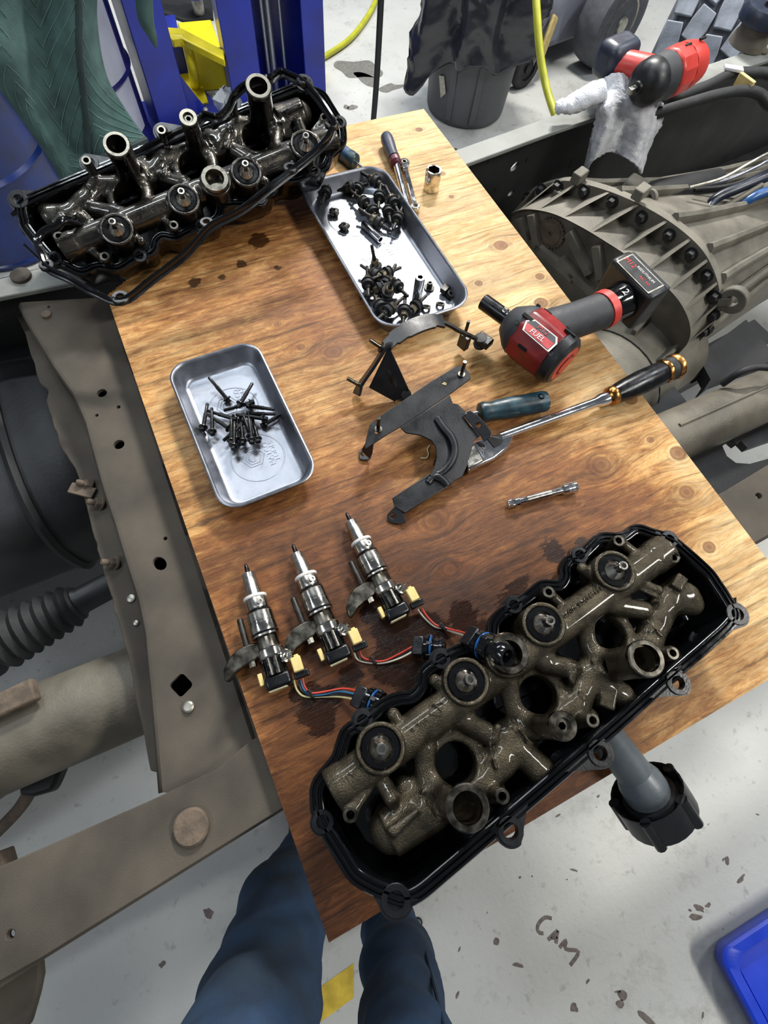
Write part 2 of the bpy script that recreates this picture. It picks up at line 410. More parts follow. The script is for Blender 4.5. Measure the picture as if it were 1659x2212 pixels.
# floor: sealed grey concrete
def floor_mat():
    m = bpy.data.materials.new('concrete'); m.use_nodes = True; N = m.node_tree.nodes; L = m.node_tree.links; b = N['Principled BSDF']
    tc = N.new('ShaderNodeTexCoord')
    def noise(sc, det=6, rough=.6):
        n = N.new('ShaderNodeTexNoise'); n.inputs['Scale'].default_value = sc; n.inputs['Detail'].default_value = det; n.inputs['Roughness'].default_value = rough
        L.new(tc.outputs['Object'], n.inputs['Vector']); return n.outputs['Fac']
    def ramp(f, a, ca, c, cc):
        r = N.new('ShaderNodeValToRGB'); r.color_ramp.elements[0].position = a; r.color_ramp.elements[1].position = c
        r.color_ramp.elements[0].color = (*lin(ca), 1); r.color_ramp.elements[1].color = (*lin(cc), 1); L.new(f, r.inputs[0]); return r.outputs[0]
    def mul(a, c, f=1.):
        x = N.new('ShaderNodeMix'); x.data_type = 'RGBA'; x.blend_type = 'MULTIPLY'; x.inputs[0].default_value = f; L.new(a, x.inputs[6]); L.new(c, x.inputs[7]); return x.outputs[2]
    c = ramp(noise(1.6), .3, 'b0b1ae', .7, 'c2c2bd')
    c = mul(c, ramp(noise(38, 3), .26, 'a9a8a2', .38, 'ffffff'), .45)
    c = mul(c, ramp(noise(7, 8, .75), .26, '989388', .44, 'ffffff'), .45)
    L.new(c, b.inputs['Base Color']); b.inputs['Roughness'].default_value = .55
    n2 = noise(60, 5, .6); bp = N.new('ShaderNodeBump'); bp.inputs['Strength'].default_value = .25; bp.inputs['Distance'].default_value = .006
    L.new(n2, bp.inputs['Height']); L.new(bp.outputs[0], b.inputs['Normal']); return m
fl = MB().box((0.6, 1.5, ZF - .05), (14, 14, .1)).build('floor', floor_mat()); fl['kind'] = 'structure'

# hand lettering, yellow line, drips and grime lying on the floor
def flat(name, polys, mat, z, parent=None):
    mb = MB()
    for q in polys: mb.prism([(p.x, p.y) for p in q], z, z + .0008)
    return mb.build(name, mat, parent)
def strokes(name, lines, w, mat, parent=None, z=ZF + .0006):
    mb = MB()
    for ln in lines:
        p = [P(a, b, z) for a, b in ln]; mb.tube(cr(p, 4), w, 6, flat=.12)
    return mb.build(name, mat, parent)
strokes('lettering', [[(1192, 1984), (1178, 1982), (1165, 1993), (1161, 2006), (1166, 2015), (1174, 2016)], [(1184, 2030), (1205, 2010)], [(1205, 2010), (1201, 2038)], [(1190, 2026), (1204, 2025)],
    [(1209, 2047), (1223, 2032), (1222, 2050), (1250, 2056), (1232, 2085)]], .0042, 'marker', fl)
flat('painted_line', [PR([(686, 2136), (764, 2080), (764, 2155), (686, 2212), (640, 2250), (640, 2170)], ZF)], 'paint_yellow', ZF + .0004, fl)
def blob(cx, cy, r, n=14, ecc=1., rot=0., j=.3):
    out = []
    for i in range(n):
        a = 2 * PI * i / n; q = r * (1 + random.uniform(-j, j)); x, y = q * math.cos(a) * ecc, q * math.sin(a)
        out.append((cx + x * math.cos(rot) - y * math.sin(rot), cy + x * math.sin(rot) + y * math.cos(rot)))
    return out
def spots(name, lst, mat, z):
    mb = MB()
    for px, py, r, e, ro in lst:
        c = P(px, py, z); q = cr([(*p, 0) for p in blob(c.x, c.y, r, 10, e, ro)], 3, True); mb.prism([(p[0], p[1]) for p in q], z, z + .0006)
    o = mb.build(name, mat, fl); o['kind'] = 'stuff'; return o
spots('stain', [(775, 150, .09, 1.6, -.5), (792, 170, .07, .7, .4), (840, 190, .03, 2.5, 0), (760, 232, .02, 1.5, 0), (748, 231, .015, 1, 0)], 'stain_dark', ZF + .0003)
spots('speck', [(1072, 2032, .006, 1.4, .9), (1570, 1858, .006, 1.6, 1), (1510, 1962, .006, 2.4, -.8), (1393, 2198, .007, 3, -.9), (1240, 2178, .008, 1.2, 0), (1340, 2170, .008, 1.2, 0), (450, 1972, .012, .8, .4), (350, 2083, .006, 1.5, 0), (570, 2100, .005, 1, 0),
    (1345, 2150, .01, 1, 0), (1120, 2085, .004, 3, -.6), (1500, 1980, .007, 2.5, -.4), (1530, 1955, .004, 2, 0), (1600, 1900, .005, 3, .2)] + [(random.uniform(950, 1650), random.uniform(1700, 2200), random.uniform(.0008, .0028), random.uniform(1, 3.5), random.uniform(-1, 1)) for i in range(26)], 'marker', ZF + .0003)

# ---------------------------------------------------------------- plywood board
def board():
    x0, x1, y0, y1 = -.115, .726, -.212, 1.203; h = .003; T = .016
    nx = int((x1 - x0) / h) + 1; ny = int((y1 - y0) / h) + 1
    X, Y = np.meshgrid(np.linspace(x0, x1, nx), np.linspace(y0, y1, ny), indexing='ij')
    # broken-off far corner under the far casting, and a slightly worn outline
    cp = [(880, 270, .1), (800, 300, .15), (960, 450, .15), (1050, 560, .08), (1150, 640, .1), (1000, 715, .25), (700, 480, .5), (640, 600, .55), (560, 560, .4), (450, 650, .45), (300, 740, .35), (330, 850, .3), (700, 740, .55), (650, 850, .35),
        (350, 1000, .3), (400, 1120, .35), (520, 1130, .6), (700, 1100, .62), (690, 980, .45), (760, 800, .3), (900, 900, .35), (950, 1050, .5), (1020, 1000, .55), (1200, 920, .4), (1290, 870, .08), (1350, 930, .3), (1400, 1000, .3), (1480, 1000, .08), (1590, 1150, .05),
        (1650, 1250, .08), (1500, 1100, .2), (1380, 1080, .62), (1450, 1130, .55), (1250, 1000, .55), (1100, 1020, .5), (1000, 1180, .72), (1150, 1180, .72), (1280, 1130, .68), (900, 1250, .85), (1000, 1300, .95), (850, 1380, .97), (700, 1300, .8), (600, 1160, .6),
        (480, 1250, .55), (470, 1350, .5), (530, 1540, .45), (560, 1600, .5), (650, 1600, .65), (700, 1500, .92), (640, 1730, .75), (700, 1900, .8), (750, 2000, .8), (1450, 1600, .4), (1600, 1450, .3), (1250, 1700, .7), (1150, 1770, .7), (1550, 1250, .12), (760, 1180, .75)]
    W = np.zeros_like(X); S = np.zeros_like(X)
    for a, b, q in cp:
        p = P(a, b); w = 1 / (((X - p.x) ** 2 * .7 + (Y - p.y) ** 2) + .0012) ** 1.6; W += w; S += w * q
    S /= W
    kn = [(1465, 979, 15), (1483, 1063, 14), (1532, 1182, 12), (1300, 1005, 17), (935, 1125, 20), (720, 760, 16), (1082, 530, 13), (1166, 597, 9), (1034, 612, 8), (1169, 654, 13), (1362, 862, 13), (650, 750, 8), (972, 1230, 14), (882, 1225, 11), (905, 280, 7), (955, 375, 7), (975, 425, 6), (600, 700, 7), (1230, 700, 7), (560, 1010, 9), (440, 1130, 6), (1405, 950, 7)]
    K = np.full_like(X, 9.); A = np.zeros_like(X)
    for a, b, r in kn:
        p = P(a, b); rr = (P(a + r, b) - p).length; q = np.sqrt(((X - p.x) / 1.15) ** 2 + (Y - p.y) ** 2) / rr; K = np.minimum(K, q)
        A += (Y - p.y) * np.exp(-(((X - p.x) / (rr * 3.2)) ** 2 + ((Y - p.y) / (rr * 2.2)) ** 2)) * 1.1
    Wt = np.zeros_like(X)
    for a, b, r in [(1110, 1290, 45), (1200, 1190, 30), (1060, 1380, 50), (850, 1370, 55), (930, 1360, 50), (870, 1440, 60), (760, 1460, 30), (690, 1520, 50), (640, 1500, 20), (1260, 1180, 25), (700, 1560, 30), (800, 1330, 22), (1000, 1330, 35), (830, 1410, 40), (560, 520, 25), (520, 570, 12), (480, 600, 14), (600, 580, 12), (420, 610, 14), (960, 1000, 20), (1000, 1020, 12)]:
        p = P(a, b); rr = (P(a + r, b) - p).length; Wt = np.maximum(Wt, np.exp(-(((X - p.x) ** 2 + (Y - p.y) ** 2) / rr ** 2) * .69))
    idx = np.arange(nx * ny).reshape(nx, ny)
    pa, pb = P(690, 275), P(226, 640)                # the missing corner
    keep = ((X - pa.x) * (pb.y - pa.y) - (Y - pa.y) * (pb.x - pa.x)) <= 0
    pc = P(700, 480); sgn = ((pc.x - pa.x) * (pb.y - pa.y) - (pc.y - pa.y) * (pb.x - pa.x))
    if sgn > 0: keep = ~keep
    Z = np.zeros_like(X)
    V = np.stack([X, Y, Z], -1).reshape(-1, 3)
    F = []; kc = keep[:-1, :-1] & keep[1:, :-1] & keep[1:, 1:] & keep[:-1, 1:]
    i, j = np.nonzero(kc); q = np.stack([idx[i, j], idx[i + 1, j], idx[i + 1, j + 1], idx[i, j + 1]], 1)
    used = np.unique(q); mp = np.full(nx * ny, -1); mp[used] = np.arange(len(used)); q = mp[q]; V = V[used]
    me = bpy.data.meshes.new('plywood_board'); me.from_pydata(V.tolist(), [], q.tolist()); me.update()
    for nm, arr in (('stain', S), ('knot', K), ('warp', A), ('wet', Wt)):
        at = me.attributes.new(nm, 'FLOAT', 'POINT'); at.data.foreach_set('value', arr.reshape(-1)[used].astype(np.float32))
    bm = bmesh.new(); bm.from_mesh(me)
    r = bmesh.ops.extrude_face_region(bm, geom=bm.faces[:], use_keep_orig=True)
    bmesh.ops.translate(bm, vec=(0, 0, -T), verts=[g for g in r['geom'] if isinstance(g, bmesh.types.BMVert)])
    bmesh.ops.recalc_face_normals(bm, faces=bm.faces[:]); bm.to_mesh(me); bm.free()
    m = bpy.data.materials.new('plywood'); m.use_nodes = True; N = m.node_tree.nodes; L = m.node_tree.links; b = N['Principled BSDF']
    tc = N.new('ShaderNodeTexCoord')
    def attr(n):
        a = N.new('ShaderNodeAttribute'); a.attribute_name = n; return a.outputs['Fac']
    def math_(op, a, c, d=None):
        x = N.new('ShaderNodeMath'); x.operation = op
        for k, q in enumerate((a, c, d)):
            if q is None: continue
            if isinstance(q, (int, float)): x.inputs[k].default_value = q
            else: L.new(q, x.inputs[k])
        return x.outputs[0]
    sx = N.new('ShaderNodeSeparateXYZ'); L.new(tc.outputs['Object'], sx.inputs[0])
    yy = math_('SUBTRACT', sx.outputs[1], attr('warp'))
    cb = N.new('ShaderNodeCombineXYZ'); L.new(sx.outputs[0], cb.inputs[0]); L.new(yy, cb.inputs[1]); L.new(sx.outputs[2], cb.inputs[2])
    def noise(scx, scy, det=5, rough=.6, dist=0.):
        mp_ = N.new('ShaderNodeMapping'); mp_.inputs['Scale'].default_value = (scx, scy, 20); L.new(cb.outputs[0], mp_.inputs[0])
        n = N.new('ShaderNodeTexNoise'); n.inputs['Scale'].default_value = 1; n.inputs['Detail'].default_value = det; n.inputs['Roughness'].default_value = rough; n.inputs['Distortion'].default_value = dist
        L.new(mp_.outputs[0], n.inputs['Vector']); return n.outputs['Fac']
    def ramp(f, *st):
        r_ = N.new('ShaderNodeValToRGB'); e = r_.color_ramp.elements
        while len(e) < len(st): e.new(.5)
        for k, (p, c) in enumerate(st): e[k].position = p; e[k].color = (*lin(c), 1) if isinstance(c, str) else (c, c, c, 1)
        L.new(f, r_.inputs[0]); return r_.outputs[0]
    def mix(a, c, f, mode='MIX'):
        x = N.new('ShaderNodeMix'); x.data_type = 'RGBA'; x.blend_type = mode
        if isinstance(f, (int, float)): x.inputs[0].default_value = f
        else: L.new(f, x.inputs[0])
        L.new(a, x.inputs[6]); L.new(c, x.inputs[7]); return x.outputs[2]
    grain = noise(4, 120, 9, .72, .25); broad = noise(1.8, 20, 5, .65, .5); fine = noise(22, 520, 4, .8); ragged = noise(22, 90, 10, .78, .5); blot = noise(5, 6, 6, .65)
    st = math_('ADD', attr('stain'), math_('MULTIPLY', math_('SUBTRACT', ragged, .5), 1.0)); st = math_('ADD', st, math_('MULTIPLY', math_('SUBTRACT', blot, .5), .5))
    c = ramp(st, (.05, 'd8b987'), (.3, 'c1935a'), (.42, '9f6e3c'), (.56, '80502a'), (.75, '5c361b'), (1., '341c0e'))
    c = mix(c, ramp(grain, (.34, .22), (.44, .8), (.52, 1.), (.72, 1.15)), .85, 'MULTIPLY')
    c = mix(c, ramp(broad, (.35, .58), (.62, 1.12)), .85, 'MULTIPLY')
    c = mix(c, ramp(fine, (.36, .45), (.48, 1.)), .6, 'MULTIPLY')
    k = attr('knot'); rings = N.new('ShaderNodeTexWave'); rings.wave_type = 'BANDS'
    kw = math_('SINE', math_('ADD', math_('MULTIPLY', k, 9.), math_('MULTIPLY', ragged, 5.)), 0)
    halo = math_('SUBTRACT', 1., math_('SMOOTH_MIN', math_('MULTIPLY', k, .42), 1., .2))
    c = mix(c, ramp(kw, (.0, .62), (.6, 1.)), math_('MAXIMUM', halo, 0), 'MULTIPLY')
    kk = math_('ADD', k, math_('MULTIPLY', math_('SUBTRACT', ragged, .5), .9))
    c = mix(c, ramp(blot, (.3, '4a2814'), (.6, '75472a')), math_('MULTIPLY', math_('LESS_THAN', kk, 1.), math_('SUBTRACT', .8, math_('MULTIPLY', attr('stain'), .65))))
    crack = noise(9, 60, 8, .8, 1.2)
    c = mix(c, ramp(crack, (.27, .12), (.31, 1.)), .8, 'MULTIPLY')
    wet = math_('ADD', attr('wet'), math_('ADD', math_('MULTIPLY', math_('SUBTRACT', ragged, .5), 1.1), math_('MULTIPLY', math_('SUBTRACT', noise(16, 18, 5, .6, .5), .5), 1.5)))
    wm = ramp(wet, (.5, 0.), (.62, 1.))
    c = mix(c, ramp(blot, (.3, '140a05'), (.7, '2a150b')), math_('MULTIPLY', wm, .85))
    L.new(c, b.inputs['Base Color']); b.inputs['Specular IOR Level'].default_value = .28
    rg = math_('SUBTRACT', .62, math_('MULTIPLY', attr('stain'), .2)); rg = math_('SUBTRACT', rg, math_('MULTIPLY', wm, .28))
    L.new(rg, b.inputs['Roughness'])
    bp = N.new('ShaderNodeBump'); bp.inputs['Strength'].default_value = .35; bp.inputs['Distance'].default_value = .0015
    L.new(math_('ADD', grain, math_('MULTIPLY', fine, .6)), bp.inputs['Height']); L.new(bp.outputs[0], b.inputs['Normal'])
    me.materials.append(m)
    o = bpy.data.objects.new('plywood_board', me); COL.objects.link(o)
    return tag(o, 'oil-stained knotty plywood board laid across the truck frame rails as a bench', 'board')
board()

# ---------------------------------------------------------------- truck frame
def rail_near():
    t = thing('frame_rail', 'dirty grey steel frame rail with a big rivet running under the near board end', 'frame rail', (-.3, -.02, -.03))
    top = [P(-500, 2060, -.022), P(0, 1872, -.022), P(330, 1727, -.022), P(470, 1660, -.022), Vector((-.13, .035, 0)), Vector((.766, .066, 0)), Vector((1.0, .085, 0)), Vector((2.4, .17, 0)), Vector((2.4, .06, 0)), Vector((.9, -.03, 0)), P(610, 1747, -.022), P(85, 2073, -.022), P(-500, 2400, -.022)]
    hole = circ(P(22, 2020, -.022).x, P(22, 2020, -.022).y, .005, 10)
    h2 = P(1640, 1071, -.022); h2 = circ(h2.x, h2.y, .006, 10)
    MB().prism([(q.x, q.y) for q in top], -.034, -.022, holes=[hole, h2]).build('top_flange', 'frame_steel', t, bevel=.003)
    web = [(-1.2, -.16), (-.427, -.086), (-.118, -.063), (.9, -.034), (2.4, .055)]
    mb = MB()
    for a, b in zip(web[:-1], web[1:]): mb.bar((a[0], a[1] + .004, -.12), (b[0], b[1] + .004, -.12), .008, .18)
    mb.build('web', 'frame_steel', t)
    mb = MB(); c = P(415, 1785, -.022); mb.lathe((c.x, c.y, -.022), (0, 0, 1), ((0, .0225), (.006, .0225), (.0085, .020), (.009, 0.001)), 24); mb.build('rivet', 'rust', t)
    # pocked bracket plate hanging below the rail at the far left
    poly = PR([(-120, 2110), (85, 2072), (88, 2110), (80, 2150), (60, 2220), (-120, 2320)], -.10); MB().prism([(q.x, q.y) for q in poly], -.115, -.10).build('hanger_bracket', 'frame_steel', t, bevel=.004)
rail_near()
def rail_far():
    t = thing('frame_rail', 'steel frame rail coloured dark inside with painted lit top edge and slotted web behind the gearbox casing', 'frame rail', (.7, 1.03, -.03))
    near = [(-1.6, .955), (-.3, .965), (-.175, .955), (.3, .985), (.717, 1.008), (1.048, 1.052), (1.834, 1.13), (3.0, 1.25)]
    far = [(-1.6, 1.005), (-.29, 1.013), (-.197, 1.016), (.3, 1.035), (.709, 1.062), (1.06, 1.108), (1.89, 1.196), (3.0, 1.32)]
    MB().prism(near + far[::-1], -.032, -.022).build('top_flange', 'rail_top_lit', t, bevel=.002)  # light on the top flange put into a paler grey than the web
    # web between (.3,1.03) and (3,1.32), with slots seen as light gaps
    for (a, b), hp in (((far[3], far[4]), []), ((far[4], far[5]), [(1110, 357, .016, .010, .5), (1135, 342, .003, .010, 0), (1102, 415, .013, .007, .3), (1102, 375, .0, 0, 0), (1066, 408, .003, .006, 0), (1052, 345, .002, .008, 0)]), ((far[5], far[6]), [(1228, 356, .002, .007, 0), (1232, 345, .002, .007, 0), (1200, 292, .002, .006, 0), (1650, 330, .03, .012, .3)]), ((far[6], far[7]), []), ((far[0], far[3]), [])):
        A = Vector((a[0], a[1] - .006, 0)); B = Vector((b[0], b[1] - .006, 0)); ex = (B - A).normalized(); Ln = (B - A).length; ez = Vector((ex.y, -ex.x, 0)); ey = Vector((0, 0, 1)); ez = ex.cross(ey)
        holes = []
        for px, py, rx, ry, ro in hp:
            if rx == 0: continue
            d = ray(px, py); k = (A - Vector(CAMP)).dot(ez) / Vector(d).dot(ez); q = Vector(CAMP) + Vector(d) * k; s, z = (q - A).dot(ex), q.z
            if .01 < s < Ln - .03 and -.24 < z < -.05: holes.append([(s + x * math.cos(ro) - y * math.sin(ro), z + x * math.sin(ro) + y * math.cos(ro)) for x, y in circ(0, 0, rx, 10, ry)])
        MB().prism([(0, -.42), (Ln, -.42), (Ln, -.03), (0, -.03)], -.005, .005, (A, ex, ey, ez), holes).build('web', 'frame_dark', t)  # channel shade put into the near-black colour, web deepened as dark fill
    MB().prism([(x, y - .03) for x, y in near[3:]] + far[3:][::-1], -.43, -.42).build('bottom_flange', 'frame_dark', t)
    for px, py in ((984, 322), ): 
        c = P(px, py, -.022); MB().lathe((c.x, c.y, -.0225), (0, 0, 1), ((0, .004), (.0008, .004)), 12).build('rivet_hole', 'black_hole', t)
    c = P(47, 598, -.022); MB().lathe((c.x, c.y, -.022), (0, 0, 1), ((0, .019), (.006, .019), (.009, .015), (.0095, .001)), 20).build('rivet', 'frame_steel', t)
    c = P(1645, 112, -.022); MB().lathe((c.x, c.y, -.022), (0, 0, 1), ((0, .018), (.005, .018), (.008, .012)), 16).build('rivet', 'frame_steel', t)
rail_far()
def hexbolt(mb, base, d, r, h, shank=0, rs=0, wash=0):
    base = Vector(base); d = Vector(d).normalized(); z = 0
    if wash: mb.lathe(base, d, ((0, wash), (.003, wash)), 20); z = .003
    mb.lathe(base + d * z, d, ((0, r), (h * .8, r), (h, r * .86)), 6)
    if shank: mb.lathe(base + d * (z + h), d, ((0, rs), (shank - .003, rs), (shank, rs * .7)), 12)
    return mb
def crossmember():
    t = thing('cross_member', 'pitted grey steel cross member with punched holes along the left board edge', 'cross member', (-.2, .45, -.05))
    zt = -.04
    left = [(44, 653), (54, 676), (120, 788), (162, 845), (189, 907), (208, 980), (231, 1061), (255, 1131), (278, 1208), (305, 1293), (320, 1365), (328, 1450), (336, 1527), (351, 1712)]
    right = [(620, 1712), (520, 1420), (480, 1290), (440, 1150), (400, 1020), (350, 860), (330, 790), (270, 640)]
    poly = [P(a, b, zt) for a, b in left] + [P(a, b, zt) for a, b in right]
    def hc(px, py, rx, ry=None, ro=0):
        c = P(px, py, zt); s = (P(px + 1, py, zt) - c).length; return [(c.x + x * math.cos(ro) - y * math.sin(ro), c.y + x * math.sin(ro) + y * math.cos(ro)) for x, y in circ(0, 0, rx * s, 14, (ry or rx) * s)]
    c = P(391, 1480, zt); s = (P(392, 1480, zt) - c).length
    sq = [(c.x + x * math.cos(.42) - y * math.sin(.42), c.y + x * math.sin(.42) + y * math.cos(.42)) for x, y in rrect(38 * s, 40 * s, 9 * s)]
    holes = [hc(220, 849, 11), hc(257, 960, 12), hc(256, 879, 4.5), hc(209, 897, 4), hc(357, 1163, 4.5), hc(345, 1217, 13, 18, .4), sq, hc(105, 663, 3.5)]
    MB().prism([(q.x, q.y) for q in poly], zt - .007, zt, holes=holes).build('top_plate', 'frame_steel', t)
    MB().prism([(q.x + (.012 if i < len(left) else 0), q.y) for i, q in enumerate(poly)], zt - .075, zt - .07).build('dark_hole_backing', 'frame_dark', t)  # added dark sheet so the punched holes show black
    # rolled sides
    L2 = [P(a, b, zt) for a, b in left]; mb = MB()
    v, f = [], []
    prof = ((.0, -.001), (-.006, -.008), (-.007, -.02), (-.008, -.05), (-.012, -.056))
    for i, q in enumerate(L2):
        tg = L2[min(i + 1, len(L2) - 1)] - L2[max(i - 1, 0)]; n = Vector((tg.y, -tg.x, 0)).normalized()
        if n.x > 0: n = -n
        for d, h in prof: v.append((q.x - n.x * d, q.y - n.y * d, q.z + h))
    m = len(prof)
    for i in range(len(L2) - 1):
        for k in range(m - 1): f.append((i * m + k, i * m + k + 1, (i + 1) * m + k + 1, (i + 1) * m + k))
    mb.add(v, f); mb.build('side_wall', 'frame_steel', t, solid=.004)
    zl = -.094
    le = [(35, 680), (54, 722), (85, 826), (104, 845), (100, 865), (116, 923), (131, 965), (162, 1011), (181, 1073), (204, 1162), (220, 1224), (239, 1285), (247, 1320), (266, 1380), (285, 1465), (305, 1566), (328, 1690)]
    out = []
    for a, b in zip(le[:-1], le[1:]):
        for k in range(5):
            u = k / 5; q = P(a[0] + (b[0] - a[0]) * u, a[1] + (b[1] - a[1]) * u, zl); out.append((q.x + random.uniform(-.0012, .0012), q.y))
    inn = [((P(a, b, zt).x + .02), P(a, b, zt).y) for a, b in left]
    MB().prism(out + inn[::-1], zl - .007, zl).build('lower_flange', 'frame_steel', t, bevel=.002)
    for px, py, d in ((190, 1045, (-.8, .35, .7)), (212, 1085, (-.7, .2, .75)), (244, 1212, (-.75, .15, .8))):
        mb = MB(); hexbolt(mb, P(px + 8, py + 4, zl), d, .0095, .009, .013, .0055, .012); mb.build('bolt', 'rust', t)
    MB().box(P(178, 1060, zl + .004), (.02, .045, .006), rot=.9).build('bracket_tab', 'rust', t, bevel=.001)
    for px, py, r in ((284, 1293, .0065), (295, 1346, .0045)):
        c = P(px, py, zl); MB().lathe(c, (0, 0, 1), ((0, r), (.003, r), (.004, r * .7)), 14).build('rivet', 'zinc', t)
    for px, py, r, m_ in ((408, 1527, .008, 'zinc'), (101, 681, .009, 'rust')):
        c = P(px, py, zt); MB().lathe(c, (0, 0, 1), ((0, r), (.004, r), (.006, r * .7)), 14).build('rivet', m_, t)
    # open-ended hat profile behind the board edge
    MB().bar((-.118, .9, -.075), (-.128, -.02, -.075), .006, .07).build('hidden_side_wall', 'frame_steel', t)
crossmember()
# ---------------------------------------------------------------- the two upturned rocker covers with cast oil rails
_o = P(825, 1618, .135); _e = P(1348, 1221, .135)
CA = math.atan2(_e.y - _o.y, _e.x - _o.x)
M1 = Matrix.Translation((_o.x, _o.y, 0)) @ Matrix.Rotation(CA, 4, 'Z')
M2 = Matrix.Translation((.33615, 1.01168, .02694)) @ Matrix.Rotation(math.radians(188.034), 4, 'Z') @ Matrix.Rotation(math.radians(5.445), 4, 'Y') @ Matrix.Rotation(math.radians(-22.683), 4, 'X')
M1i = M1.inverted()
def L(px, py, z): return M1i @ P(px, py, z)
BALLS = [L(a, b, .135) for a, b in ((825, 1618), (1017, 1468), (1190, 1340), (1348, 1221))]
BORES = [L(a, b, .085) for a, b in ((988, 1651), (1168, 1502), (1322, 1370))]
PLUG = L(1100, 1412, .125)
TUBES = [(L(1010, 1745, .155), .0225, .0165), (L(1216, 1568, .15), .0155, .0095), (L(1396, 1422, .155), .0215, .0165)]
SMALL = [L(a, b, .115) for a, b in ((1085, 1720), (1280, 1556), (1453, 1411))]
def casting():
    s = SDF((-.10, -.165, .01), (.49, .06, .165), .0021)
    s.cyl(L(722, 1705, .083), L(1432, 1190, .083), .0225, .002)
    s.cyl(L(716, 1709, .083), L(745, 1688, .083), .0245, .004); s.cyl(L(1405, 1210, .083), L(1438, 1186, .083), .0245, .004)
    for i, (a, b) in enumerate((((917, 1616), (917, 1687)), ((1095, 1473), (1111, 1537)), ((1262, 1346), (1274, 1402)))):
        A, B = L(*a, .082), L(*b, .075); s.cap((A.x - .002, -.004, .08), A, .011, .012, .005); s.cap(A, B, .013, .012, .006)
    for a, b in (((984, 1545), (1055, 1586)), ((1175, 1430), (1234, 1446)), ((1318, 1307), (1389, 1318))):
        A, B = L(*a, .084), L(*b, .078); s.cap((A.x - .006, -.006, .078), A, .010, .012, .005); s.cap(A, B, .0135, .013, .006)
    G = [(845, 1790, 27), (925, 1738, 28), (975, 1712, 20), (1040, 1690, 20), (1080, 1640, 22), (1095, 1590, 20), (1130, 1562, 18), (1185, 1560, 18), (1240, 1520, 21), (1268, 1460, 21), (1290, 1425, 18), (1340, 1418, 17), (1395, 1400, 20), (1415, 1340, 21), (1440, 1295, 23), (1478, 1288, 22)]
    s.chain([(L(a, b, .066), r * .95 / 1000) for a, b, r in G], .006)
    s.cyl(L(836, 1796, .066), L(930, 1736, .066), .0285, .004)
    for b in BORES:
        s.torus((b.x, b.y, .068), .0305, .0105, .006)
    for p, ro, ri in TUBES:
        q = Vector((p.x - .006, p.y + .008, .06)); s.cap(q, (q.x, q.y, .075), ro + .006, ro + .003, .012); s.cyl((p.x - .004, p.y + .004, .05), p, ro, .008)
    for a, b, r in (((1116, 1616), (1166, 1663), 18), ((1294, 1477), (1341, 1501), 17), ((1440, 1300), (1492, 1305), 17), ((870, 1700), (925, 1690), 13), ((1010, 1700), (1075, 1715), 12), ((1215, 1560), (1275, 1550), 11), ((1395, 1420), (1450, 1412), 11)):
        s.cap(L(*a, .068), L(*b, .062), r / 1000, None, .006)
    for p in SMALL: s.cyl((p.x - .002, p.y + .002, .03), p, .0082, .004)
    for a, b, w in (((795, 1695), (757, 1755), 8), ((985, 1512), (940, 1470), 8), ((878, 1585), (850, 1543), 8), ((1300, 1262), (1258, 1228), 8), ((1218, 1312), (1185, 1280), 7), ((1372, 1195), (1337, 1168), 7), ((1410, 1208), (1455, 1205), 7), ((829, 1694), (852, 1737), 9), ((843, 1690), (866, 1733), 3), ((1381, 1259), (1421, 1275), 7), ((1378, 1270), (1416, 1288), 3)):
        A, B = L(*a, .086), L(*b, .094); s.cap(A, B, w / 1000, w / 1000, .003)
    s.box(L(1303, 1508, .065), (.014, .010, .018), .6, .002, .004); s.box(L(1458, 1262, .082), (.012, .008, .014), .3, .002, .004); s.box(L(870, 1770, .09), (.02, .006, .01), .1, .003, .004)
    for a, b, r in (((915, 1712), (942, 1760), 3), ((1110, 1558), (1148, 1604), 3), ((1282, 1428), (1315, 1456), 3), ((1060, 1610), (1072, 1655), 3), ((1238, 1470), (1262, 1505), 3), ((1400, 1340), (1432, 1372), 3), ((1075, 1572), (1068, 1600), 5), ((1240, 1440), (1236, 1466), 5)):
        s.cap(L(*a, .091), L(*b, .089), r / 1000, None, .004)
    for a, b in (((925, 1722), (948, 1752)), ((1066, 1612), (1080, 1648)), ((1120, 1562), (1154, 1596)), ((1246, 1472), (1268, 1500)), ((1410, 1338), (1438, 1366)), ((1292, 1428), (1322, 1448))):
        s.cap(L(*a, .096), L(*b, .094), .006, None, .004, sub=True)
    s.cap(L(890, 1730, .1), L(850, 1760, .1), .009, None, .006, sub=True)
    for b in BALLS: s.cyl((b.x, b.y, .06), (b.x, b.y, .112), .0285, .004)
    s.cyl((PLUG.x, PLUG.y, .05), (PLUG.x, PLUG.y, .118), .0275, .004)
    s.cyl(L(722, 1705, .084), L(1432, 1190, .084), .0228, .0015)
    for b in BALLS: s.cyl((b.x, b.y, .107), (b.x, b.y, .13), .0235, 0, True)
    s.cyl((PLUG.x, PLUG.y, .09), (PLUG.x, PLUG.y, .14), .018, 0, True)
    for b in BORES: s.cyl((b.x - .0, b.y, 0), (b.x, b.y, .15), .0245, .003, True)
    for p, ro, ri in TUBES: s.cyl((p.x - .005, p.y + .006, .035), (p.x + .001, p.y - .001, .17), ri, 0, True)
    for p in SMALL: s.cyl((p.x, p.y, .08), (p.x, p.y, .13), .0048, 0, True)
    for a in ((757, 1760), (1185, 1279), (1336, 1168), (1455, 1205)):
        p = L(*a, .098); s.cyl((p.x, p.y, .07), (p.x, p.y, .1), .0085, .003); s.cyl((p.x, p.y, .082), (p.x, p.y, .12), .005, 0, True)
    return s.mesh()
CAST = casting()
